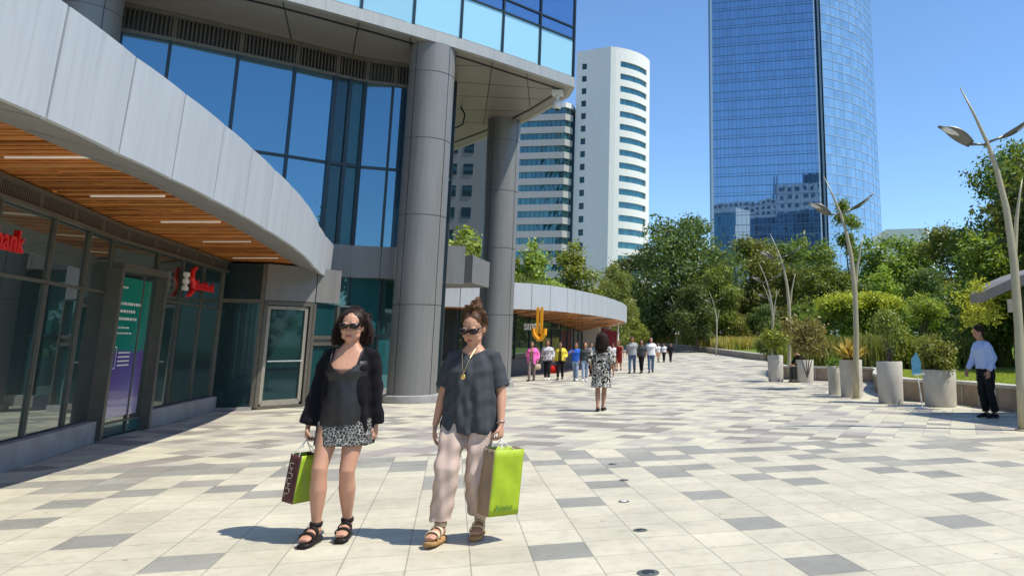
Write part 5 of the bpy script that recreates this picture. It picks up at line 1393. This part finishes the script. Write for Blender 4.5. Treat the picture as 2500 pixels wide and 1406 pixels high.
# --- woman 1 : black cardigan
blk=cloth('black_knit',(.007,.0065,.009),.92,.2,.5,60); satin=simple('black_satin',(.010,.010,.013),.5,var=.2,vs=5,bump=.1,bs=20,spec=.5)
skp=pattern_mat('snake_pattern',(.020,.021,.023),(.42,.42,.40),52,kind='voronoi')
def w1_top(J):
    k=J['k'];b=J['b']
    # camisole
    mb=MB(); L=[(0,.0,.80,.172*b,.146*b),(0,-.006,.88,.172*b,.148*b),(0,-.012,.98,.160*b,.146*b),(0,-.014,1.06,.152*b,.138*b),(0,-.012,1.13,.152*b,.133*b),(0,-.018,1.20,.160*b,.138*b),(0,-.012,1.26,.158*b,.124*b),(0,-.002,1.32,.140*b,.095*b)]
    mb.ring_loft([(x*k,y*k,z*k,rx*k,ry*k) for x,y,z,rx,ry in L],44)
    def cut(c):
        c=c/k; vx=abs(c.x+.004)
        if c.y<.03 and c.z>1.165+.95*vx: return True
        return c.z>1.29 or c.z<.812+.008*math.sin(c.x*18)
    finish(mb,'camisole',satin,J['o'],.0065,2,cut,drape(.006,7,1.2,.8,.6,.0015))
    mb=MB()
    for s in(-1,1): mb.tube([V((s*.098,-.125,1.235))*k,V((s*.110,-.110,1.30))*k,V((s*.112,-.055,1.375))*k,V((s*.11,.02,1.38))*k],[(.006,.003)]*4,6)
    mb.build('shoulder_strap',satin,J['o'],True)
    # cardigan
    mb=MB(); L=[(0,.03,.655,.200*b,.150*b),(0,.03,.74,.200*b,.152*b),(0,.02,.88,.195*b,.152*b),(0,.01,1.0,.185*b,.150*b),(0,.005,1.12,.172*b,.148*b),(0,.0,1.22,.168*b,.143*b),(0,.002,1.29,.160*b,.112*b),(0,.008,1.335,.132*b,.085*b),(0,.010,1.375,.090,.072),(0,.012,1.40,.07,.064)]
    mb.ring_loft([(x*k,y*k,z*k,rx*k,ry*k) for x,y,z,rx,ry in L],44,fold=(.03,7,.5))
    for i in range(2):
        s_,e_,w_=J['arm'][i]; w2=w_.lerp(e_,.05)
        sg=-1 if i==0 else 1; mb.tube([J['S'](sg*.08,.006,1.333),s_+V((-sg*.006,0,-.003)),s_.lerp(e_,.3),s_.lerp(e_,.7),e_,e_.lerp(w2,.5),w2],[.056*k,.062*b*k,.061*b*k,.058*b*k,.056*b*k,.056*b*k,.060*b*k],20)
    def cut2(c):
        c=c/k
        if c.y<.0:
            wl=.105+.035*max(0,(1.25-c.z)); 
            if c.z>1.25: wl=.105
            if abs(c.x-.0)<wl and c.y<0.02: return True
        if c.z>1.37 and abs(c.x)<.10: return True
        return c.z<.685+(.05 if c.x<0 else -.0)+.02*math.sin(c.x*20+1)
    finish(mb,'cardigan',blk,J['o'],.0068,2,cut2,drape(.013,9,1.3,.75,1.7,.005))
def handle_loops(mb,a,b_,top,n=10):
    pts=[]
    for q in range(n+1):
        t=q/n; p=V(a).lerp(V(b_),t); p=p.lerp(V(top),math.sin(math.pi*t)**.6); pts.append(tuple(p))
    mb.tube(pts,[.0028]*len(pts),6)
pos1=V((-2.49,5.93,0))
def hp(px,py,Y,pos): q=atY(px,py,Y); return (q.x-pos.x,q.y-pos.y,q.z)
w1,J1=person('woman in long black cardigan and patterned short skirt wearing dark sunglasses',pos1,R(4),1.645,1.05,
  feet=((-.11,-.14,.032),(.065,-.01,.032)),hands=((-.255,-.05,.80,(-.02,-.1,-1),(1,.2,0)),(.215,.03,.79,(.0,-.1,-1),(-1,.2,0))),head=(R(4),R(3)),skinc='skin_a',
  top=w1_top,bottom=skirt(skp,.668,.90,1.10,.020),shoes='sandal',hair=hairfun(HB,.13,1.25,n=170,seed=3,front=.045),fine=True,grip=(.75,.35),glasses=True,toe=(0,0))
# --- woman 2 : charcoal tee and beige trousers
pos2=V((-1.55,5.93,0)); tee=cloth('charcoal_tee',(.050,.056,.064),.85,.14,.3,50); beige=cloth('beige_linen',(.50,.385,.33),.85,.10,.35,40)
def w2_top(J):
    k=J['k'];b=J['b'];mb=MB()
    L=[(0,-.01,.76,.20*b,.150*b),(0,-.01,.84,.205*b,.155*b),(0,-.01,.93,.200*b,.155*b),(0,-.01,1.03,.190*b,.150*b),(0,-.012,1.13,.182*b,.146*b),(0,-.012,1.21,.180*b,.138*b),(0,-.004,1.28,.166*b,.108*b),(0,.004,1.33,.138*b,.082*b),(0,.008,1.37,.098,.070),(0,.01,1.40,.07,.06)]
    mb.ring_loft([(x*k,y*k,z*k,rx*k,ry*k) for x,y,z,rx,ry in L],48,fold=(.0,7,1.5))
    for i in range(2):
        s_,e_,w_=J['arm'][i]; sg=-1 if i==0 else 1
        mb.tube([J['S'](sg*.08,.002,1.330),s_+V((-sg*.005,0,-.003)),s_.lerp(e_,.3)+V((-sg*.006,0,-.01)),s_.lerp(e_,.6)+V((-sg*.004,0,0)),s_.lerp(e_,.86)],[.054*k,.063*b*k,.070*b*k,.073*b*k,.070*b*k],20)
    def cut(c):
        c=c/k
        if c.z>1.335+4.4*(abs(c.x)**2.0)+(.25*max(0,c.y)) and abs(c.x)<.112: return True
        return c.z<.775-.05*math.exp(-((c.x-.03)/.09)**2)*(1 if c.y<0 else 0)+.025*math.sin(c.x*17+2)
    finish(mb,'blouse',tee,J['o'],.0066,2,cut,drape(.014,9,1.32,.8,2.6,.0055))
    # pendant
    ch=MB(); c0=V((-.055,-.085,1.385))*k; c1=V((.045,-.10,1.38))*k; pt=V((-.012,-.185,1.195))*k
    for a in (c0,c1): ch.tube([a,a.lerp(pt,.35)+V((0,-.028,0)),a.lerp(pt,.7)+V((0,-.02,0)),pt],[.0018]*4,5)
    n_=ch.build('necklace',simple('gold',(.7,.5,.2),.3,.8),J['o'])
    pm_=MB(); pm_.ell(pt+V((0,-.006,-.02)),(.019,.006,.019)); pm_.build('pendant',simple('gold_p',(.65,.42,.15),.3,.7),n_,True)
    wr=J['hand1'][0]; wm=MB(); ax=(J['arm'][1][1]-wr).normalized(); u=ax.orthogonal().normalized(); v=ax.cross(u); c=wr+ax*.02
    wm.tube([tuple(c+u*math.cos(a)*.027+v*math.sin(a)*.026) for a in np.linspace(0,6.283,18)],[(.004,.009)]*18,6,cap=False); wm.build('watch',simple('watch',(.55,.45,.4),.3,.6),J['o'],True)
def w2_tr(J):
    k=J['k'];b=J['b'];mb=MB(); L=[(0,.004,.77,.150*b,.112*b)]+[(x,y,z,rx*1.06+.01,ry*1.06+.01) for x,y,z,rx,ry in J['T'] if .82<z<.99]
    mb.ring_loft(J['rings'](L),30)
    for i in range(2):
        h,kn,an=J['leg'][i]; e=an+(kn-an)*(.10 if i==0 else .16)
        mb.tube([h+V((0,0,.03)),h.lerp(kn,.3),h.lerp(kn,.7),kn,kn.lerp(e,.3)+V((0,.003,0)),kn.lerp(e,.65)+V((0,.003,0)),e],[.100*b*k,.104*b*k,.092*b*k,.083*b*k,.083*b*k,.082*b*k,.080*b*k],24,fold=(.05,5,1+i))
    finish(mb,'trousers',beige,J['o'],.0066,2,None,lambda c: .010*math.sin(c.z*22+14*c.x+2*math.sin(c.z*9))*.6+.006*math.sin(c.x*60+c.z*7)+.004*math.sin(c.z*48-c.x*40))
w2,J2=person('woman in loose charcoal blouse and beige trousers looking down, hair in a bun',pos2,R(-3),1.63,1.02,
  feet=((-.135,-.17,.036),(.085,.07,.032)),hands=((-.262,-.03,.80,(.0,-.12,-1),(1,.3,0)),(.255,-.06,.82,(.05,-.1,-1),(-1,.2,0))),head=(R(20),R(-6)),skinc='skin_a',
  top=w2_top,bottom=w2_tr,shoes='wedge',hair=hairfun(HBr,.05,.95,bun=True,n=110,seed=5,front=.03),fine=True,grip=(.3,.85),glasses=True,toe=(R(4),0))
# --- bags
def bag(name,lab,top_c,w_,d_,h_,rz,tilt,m_front,m_side,grp=None):
    o=empty(name,top_c,rz,lab,'shopping bag'); o.rotation_euler=(tilt[0],tilt[1],rz)
    def panel(nm,pts,m):
        mb=MB(); n=8; vs=[];fs=[]; P0,P1,P2,P3=[V(p) for p in pts]; nn_=(P1-P0).cross(P3-P0).normalized()
        for j in range(n+1):
            for i in range(n+1):
                u=i/n;v=j/n; p=(P0.lerp(P1,u)).lerp(P3.lerp(P2,u),v); e=math.sin(math.pi*u)*math.sin(math.pi*v)
                p=p+nn_*(.010*math.sin(7*u+5*v+w_*40)*e+.007*math.sin(15*v+4*u)*e+.004*math.sin(25*u-9*v)*e+.007*max(0,1-abs(u-.5)*8)*(1 if w_>.2 else 0)); vs.append(p)
        for j in range(n):
            for i in range(n): a=j*(n+1)+i; fs.append((a,a+1,a+n+2,a+n+1))
        mb.add(vs,fs); ch=mb.build(nm,m,o,True); sm=ch.modifiers.new('s','SOLIDIFY'); sm.thickness=.0015; return ch
    x,y=w_/2,d_/2
    F=panel('front_panel',[(-x,-y,-h_),(x,-y,-h_),(x,-y,0),(-x,-y,0)],m_front); panel('back_panel',[(x,y,-h_),(-x,y,-h_),(-x,y,0),(x,y,0)],m_front)
    mb=MB()
    for s in(-1,1):
        a=[(s*x,-s*y,-h_),(s*x,s*y,-h_),(s*x,s*y,0),(s*x,-s*y,0)]
        panel('side_panel',a,m_side)
    mb.add([(-x,-y,-h_+.001),(x,-y,-h_+.001),(x,y,-h_+.001),(-x,y,-h_+.001)],[(0,1,2,3)]); mb.build('bottom',m_side,o)
    return o,F
green=simple('lime_paper',(.31,.43,.012),.55,var=.12,vs=9,bump=.5,bs=14); kraft=simple('kraft_paper',(.30,.21,.14),.8,var=.08); brown=simple('brown_paper',(.09,.025,.025),.6,var=.1); greend=simple('olive_lime_paper',(.30,.44,.02),.5,var=.1,vs=3)
def hand_w(J,i):
    o=J['o']; wr,d=J['hand%d'%i]; mw=Matrix.Translation(o.location)@Matrix.Rotation(o.rotation_euler.z,4,'Z'); return mw@(wr+d*.105*J['k'])
hw=hand_w(J2,1)
bt=V((hw.x+.03,hw.y-.01,hw.z-.06)); 
b2,F2=bag('shopping_bag','large lime green paper bag with kraft side carried by the woman in charcoal',bt,.245,.16,.455,R(44),(R(2),R(3)),green,kraft)
def loop(o,a,b_,tw):
    inv=(Matrix.Translation(o.location)@o.rotation_euler.to_matrix().to_4x4()).inverted(); mb=MB(); t=inv@V(tw); handle_loops(mb,a,b_,t); mb.build('handle',M['white'],o,True)
loop(b2,(-.06,-.07,-.01),(.06,-.07,-.01),hw); loop(b2,(-.06,.07,-.01),(.06,.07,-.01),hw)
mb=MB()
for (x0,x1,z0,z1) in ((-.075,-.055,-.42,-.38),(-.05,.06,-.415,-.405)): mb.box(((x0+x1)/2,-.0915,(z0+z1)/2),(x1-x0,.002,z1-z0))
for q in range(6): mb.box((-.045+.02*q,-.0915,-.40+.004*(q%2)),(.012,.002,.016))
mb.build('print',simple('dark_green_print',(.12,.22,.02),.5),b2)
hw=hand_w(J1,0)
bt=V((hw.x+.0,hw.y+.01,hw.z-.10))
b1,F1=bag('shopping_bag','slim lime green and brown paper bag carried by the woman in the black cardigan',bt,.11,.16,.335,R(-22),(R(-2),R(7)),brown,greend)
loop(b1,(-.03,-.085,-.01),(.03,-.085,-.01),hw); loop(b1,(-.03,.085,-.01),(.03,.085,-.01),hw)
mb=MB(); g_=random.Random(4)
for q in range(7): 
    z=-.06-.035*q; mb.box((-.012,-.0915,z),(.035,.002,.006)); mb.box((-.028+.018*(q%3),-.0915,z-.014),(.006,.002,.022))
mb.build('print',simple('pale_print',(.45,.38,.3),.5),b1)

# --- girl from behind
pg=at(1467,1003); flor=pattern_mat('swirl_pattern',(.012,.012,.012),(.55,.53,.48),9,.50,3.2)
def girl_dress(J):
    t_top(flor,.62,1.35,1.14,1.37,name='dress',sl_loose=1.45,flare=.02)(J)
person('woman walking away in a black and white swirl dress with long dark curly hair',(pg.x,pg.y,0),R(176),1.62,1.02,feet=((-.03,-.10,0),(.05,.10,0)),hands=((-.26,-.02,.84),(.25,-.10,.95)),skinc='skin_b',
  top=t_top(flor,.86,1.30,1.16,1.37,name='dress_top',sl_loose=1.5),bottom=skirt(flor,.50,1.0,1.14,.03),shoes='dark',hair=hairfun(HB,.30,1.25,n=150,seed=9),fine=True)
# --- man on the right
pm=at(2418,1020); shirt_b=cloth('pale_blue_shirt',(.40,.52,.82),.8,.05,.25,25); blackt=cloth('black_trouser',(.012,.013,.016),.8,.2)
person('man in pale blue long sleeved shirt and black trousers looking down',(pm.x,pm.y+.05,0),R(-76),1.74,1.03,feet=((-.07,-.02,0),(.08,.05,0)),hands=((-.22,-.24,.86),(.22,-.10,.84)),head=(R(22),R(-10)),lean=.07,
  top=t_top(shirt_b,.88,1.92,1.17,1.385,sl_loose=1.35,fold=.008),bottom=trousers(blackt,1.12,.03,1.0),shoes='dark',hair=hairfun(HB,short=True),fine=True,skinc='skin_b')
# --- distant walkers
cols={'pink':(.85,.16,.48),'yellow':(.80,.62,.07),'blue':(.03,.12,.52),'grey':(.36,.36,.37),'dgrey':(.06,.065,.07),'white':(.72,.72,.74),'jeans':(.09,.14,.24),'ljeans':(.26,.34,.46),'black':(.014,.014,.016),'red':(.16,.015,.012),'taupe':(.22,.17,.16),'olive':(.10,.085,.02),'tan':(.4,.22,.14)}
C_=lambda n:cloth('cloth_'+n,cols[n])
scarf=pattern_mat('scarf_pattern',(.15,.14,.14),(.68,.66,.66),12,.47,2)
def open_jacket(m,zlo=.80,sleeve=1.85):
    return t_top(m,zlo,sleeve,1.28,1.37,cutf=lambda c:(c.y<0 and abs(c.x)<.055+.05*(1.37-c.z)),name='jacket',sl_loose=1.45)
def two(*fs):
    def f(J):
        for q in fs: q(J)
    return f
def handbag(m,i,w_=.26,h_=.26,drop=.12):
    def f(J):
        p=hand_w(J,i); nm=m[1]; o=empty('handbag',(p.x,p.y,p.z-drop),R(20),m[2],'handbag')
        mb=MB(); mb.ring_loft([(0,0,-h_,w_*.46,.045),(0,0,-h_*.5,w_*.5,.06),(0,0,-.02,w_*.44,.045),(0,0,0,w_*.40,.03)],20); mb.build('bag_body',cloth(nm,m[0]),o,True)
        mb=MB(); handle_loops(mb,(-w_*.28,0,-.01),(w_*.28,0,-.01),(0,0,drop)); mb.build('handle',cloth(nm,m[0]),o,True)
    return f
def walker(px,py,ph,lab,top,bottom,hair,female=True,shoes='dark',hands=None,extra=None,build=1.0,skinc='skin_a',yaw=0,st=1,grp='people strolling on the far plaza'):
    b=at(px,py) if py>890 else V((XR(px,py)*60,60,0)); Y=b.y; H=(py-ph)/1893*Y*.985
    H=max(1.45,min(1.86,H)); s=.17*st; yaw=yaw+random.Random(px).uniform(-14,14); lab_=lab
    return person(lab,(b.x,Y,0),R(yaw),H,build,feet=((-.07,-s,0),(.07,s,.02)),hands=hands or ((-.25,-.08*st,.84),(.25,.08*st,.84)),top=top,bottom=bottom,hair=hair,shoes=shoes,extra=extra,skinc=random.Random(px*3).choice(['skin_a','skin_b','skin_c','skin_b']),group=grp,head=(R(random.Random(px*7).uniform(-4,16)),R(random.Random(px*5).uniform(-25,25))))
hb=lambda L=.12,c=HB: hairfun(c,L)
walker(1297,930,834,'woman in long bright pink cardigan with taupe trousers',two(t_top(C_('tan'),.9,0,1.05),open_jacket(C_('pink'),.70)),trousers(C_('taupe'),1.05,.03),hb(.14),hands=((-.15,-.18,1.12),(.27,-.06,.86)),extra=handbag(((.55,.42,.30),'beige_leather','beige handbag held by the woman in pink'),1,.24,.2,.05))
walker(1335,928,831,'woman in grey and white patterned wrap top with black trousers',t_top(scarf,.80,1.6,1.25,name='wrap',sl_loose=1.6),trousers(C_('black'),1.0,.03),hb(.08,HBr),st=-1,shoes='white')
walker(1367,927,835,'woman in yellow blazer over an olive top carrying a red bag',two(t_top(C_('olive'),.86,0,1.08),open_jacket(C_('yellow'),.82)),trousers(C_('black'),1.0,.03),hb(.08),hands=((-.27,-.05,.80),(.22,-.1,.95)),extra=handbag(((.65,.03,.02),'red_leather','red handbag hanging beside the woman in the yellow blazer'),0,.30,.30,.08))
walker(1405,930,838,'woman in blue top and pale jeans raising a hand to her face',t_top(C_('blue'),.84,1.2,1.15),trousers(C_('ljeans'),.98,.04),hb(.05,HBr),hands=((-.12,-.20,1.30),(.22,.02,.85)),shoes='white',st=-.8)
walker(1427,930,836,'woman in dark grey top and grey jeans right behind the woman in blue',t_top(C_('dgrey'),.86,1.1,1.12),trousers(C_('ljeans'),.98,.04),hb(.10,HBr),shoes='white')
walker(1443,918,836,'person in pale top and black trousers partly behind the woman in swirl dress',t_top(C_('white'),.88,.6,1.15),trousers(C_('black'),1.0,.04),hb(.05),hands=((-.3,-.05,.95),(.1,-.2,1.0)),st=-1)
walker(1497,905,838,'person in shorts and pale top just right of the woman in swirl dress',t_top(C_('white'),.88,.6,1.15),skirt(C_('tan'),.60,.95),hb(.03),shoes='white')
walker(1511,905,832,'woman in a dark red sleeveless dress',t_top(C_('red'),.84,0,1.06,1.33,name='dress_top'),skirt(C_('red'),.42,1.0,1.04,0),hb(.10,HBr),skinc='skin_a')
walker(1543,911,822,'tall man in light grey t-shirt and dark jeans',t_top(C_('grey'),.82,.85,1.2,sl_loose=1.5),trousers(C_('jeans'),1.0,.03),hairfun(HB,short=True),build=1.06,yaw=0)
walker(1566,911,830,'person in dark grey top and black trousers between two men',t_top(C_('dgrey'),.84,.9,1.15),trousers(C_('black'),.98,.03),hb(.06),st=-1)
walker(1589,910,824,'man in white t-shirt and dark jeans turned to the side',t_top(C_('white'),.82,.9,1.2,sl_loose=1.5),trousers(C_('jeans'),1.0,.03),hairfun(HB,short=True),yaw=12,build=1.04)
walker(1607,884,838,'far small walker in white top and tan shorts',t_top(C_('white'),.86,.6,1.15),skirt(C_('tan'),.62,.95),hb(.05))
walker(1621,884,838,'far small walker in white top and black trousers',t_top(C_('white'),.86,.6,1.15),trousers(C_('black'),1.0,.03),hb(.05),st=-1)
walker(1637,884,840,'far small walker dressed all in black at the end of the row',t_top(C_('black'),.86,1.5,1.1),trousers(C_('black'),1.0,.03),hb(.05))
# crouching person by the planter
def crouch():
    p=at(1950,938); o=empty('person',(p.x+.42,p.y+1.7,.0),R(-65),'person in black sitting bent forward on the kerb wall behind a planter','person'); k=1
    mb=MB(); hz=.55
    mb.ring_loft([(0,.05,.44,.16,.13),(0,.03,.60,.15,.13),(0,-.03,.78,.14,.12),(0,-.12,.92,.17,.11),(0,-.17,.99,.12,.08),(0,-.2,1.03,.06,.055)],24)
    hc=V((0,-.30,1.07)); M_=Matrix.Rotation(R(40),3,'X'); head_geo(mb,hc,M_,1); mb.tube([(0,-.15,.96),tuple(hc)],[.055,.05],12)
    for s in(-1,1):
        hip=V((s*.09,.0,.50)); kn=V((s*.12,-.42,.52)); an=V((s*.12,-.40,.10)); mb.tube([hip,hip.lerp(kn,.5),kn,kn.lerp(an,.35),an],[.09,.08,.06,.06,.036],14); mb.tube([an+V((0,.04,-.06)),an+V((0,-.05,-.05)),an+V((0,-.15,-.08))],[.03,.04,.025],10,ref=(0,0,1))
        sh=V((s*.17,-.13,.93)); el=V((s*.22,-.28,.68)); wr=V((s*.06,-.45,.62)); mb.tube([sh,sh.lerp(el,.5),el,wr],[.05,.045,.037,.024],12); hand(mb,wr,wr-el,(-s,0,-.3),(0,0,1),1,.5)
    finish(mb,'body',skin((.42,.225,.145),'skin_b'),o,.009,3)
    mb=MB(); mb.ring_loft([(0,.05,.46,.18,.15),(0,.03,.60,.17,.15),(0,-.03,.78,.16,.14),(0,-.12,.92,.185,.125),(0,-.17,.985,.13,.09)],24)
    for s in(-1,1):
        sh=V((s*.17,-.13,.93)); el=V((s*.22,-.28,.68)); mb.tube([V((s*.08,-.12,.93)),sh,el,el.lerp(V((s*.06,-.45,.62)),.6)],[.06,.066,.055,.045],12)
    finish(mb,'shirt',C_('black'),o,.010,2)
    mb=MB()
    for s in(-1,1):
        hip=V((s*.09,.0,.50)); kn=V((s*.12,-.42,.52)); an=V((s*.12,-.40,.12)); mb.tube([hip,hip.lerp(kn,.5),kn,kn.lerp(an,.5),an],[.105,.093,.074,.07,.06],14)
    finish(mb,'trousers',C_('dgrey'),o,.010,2)
    mb=MB(); mb.ell(hc+M_@V((0,.03,.04)),(.084,.09,.085),M_); mb.build('hair',HB,o,True)
crouch()
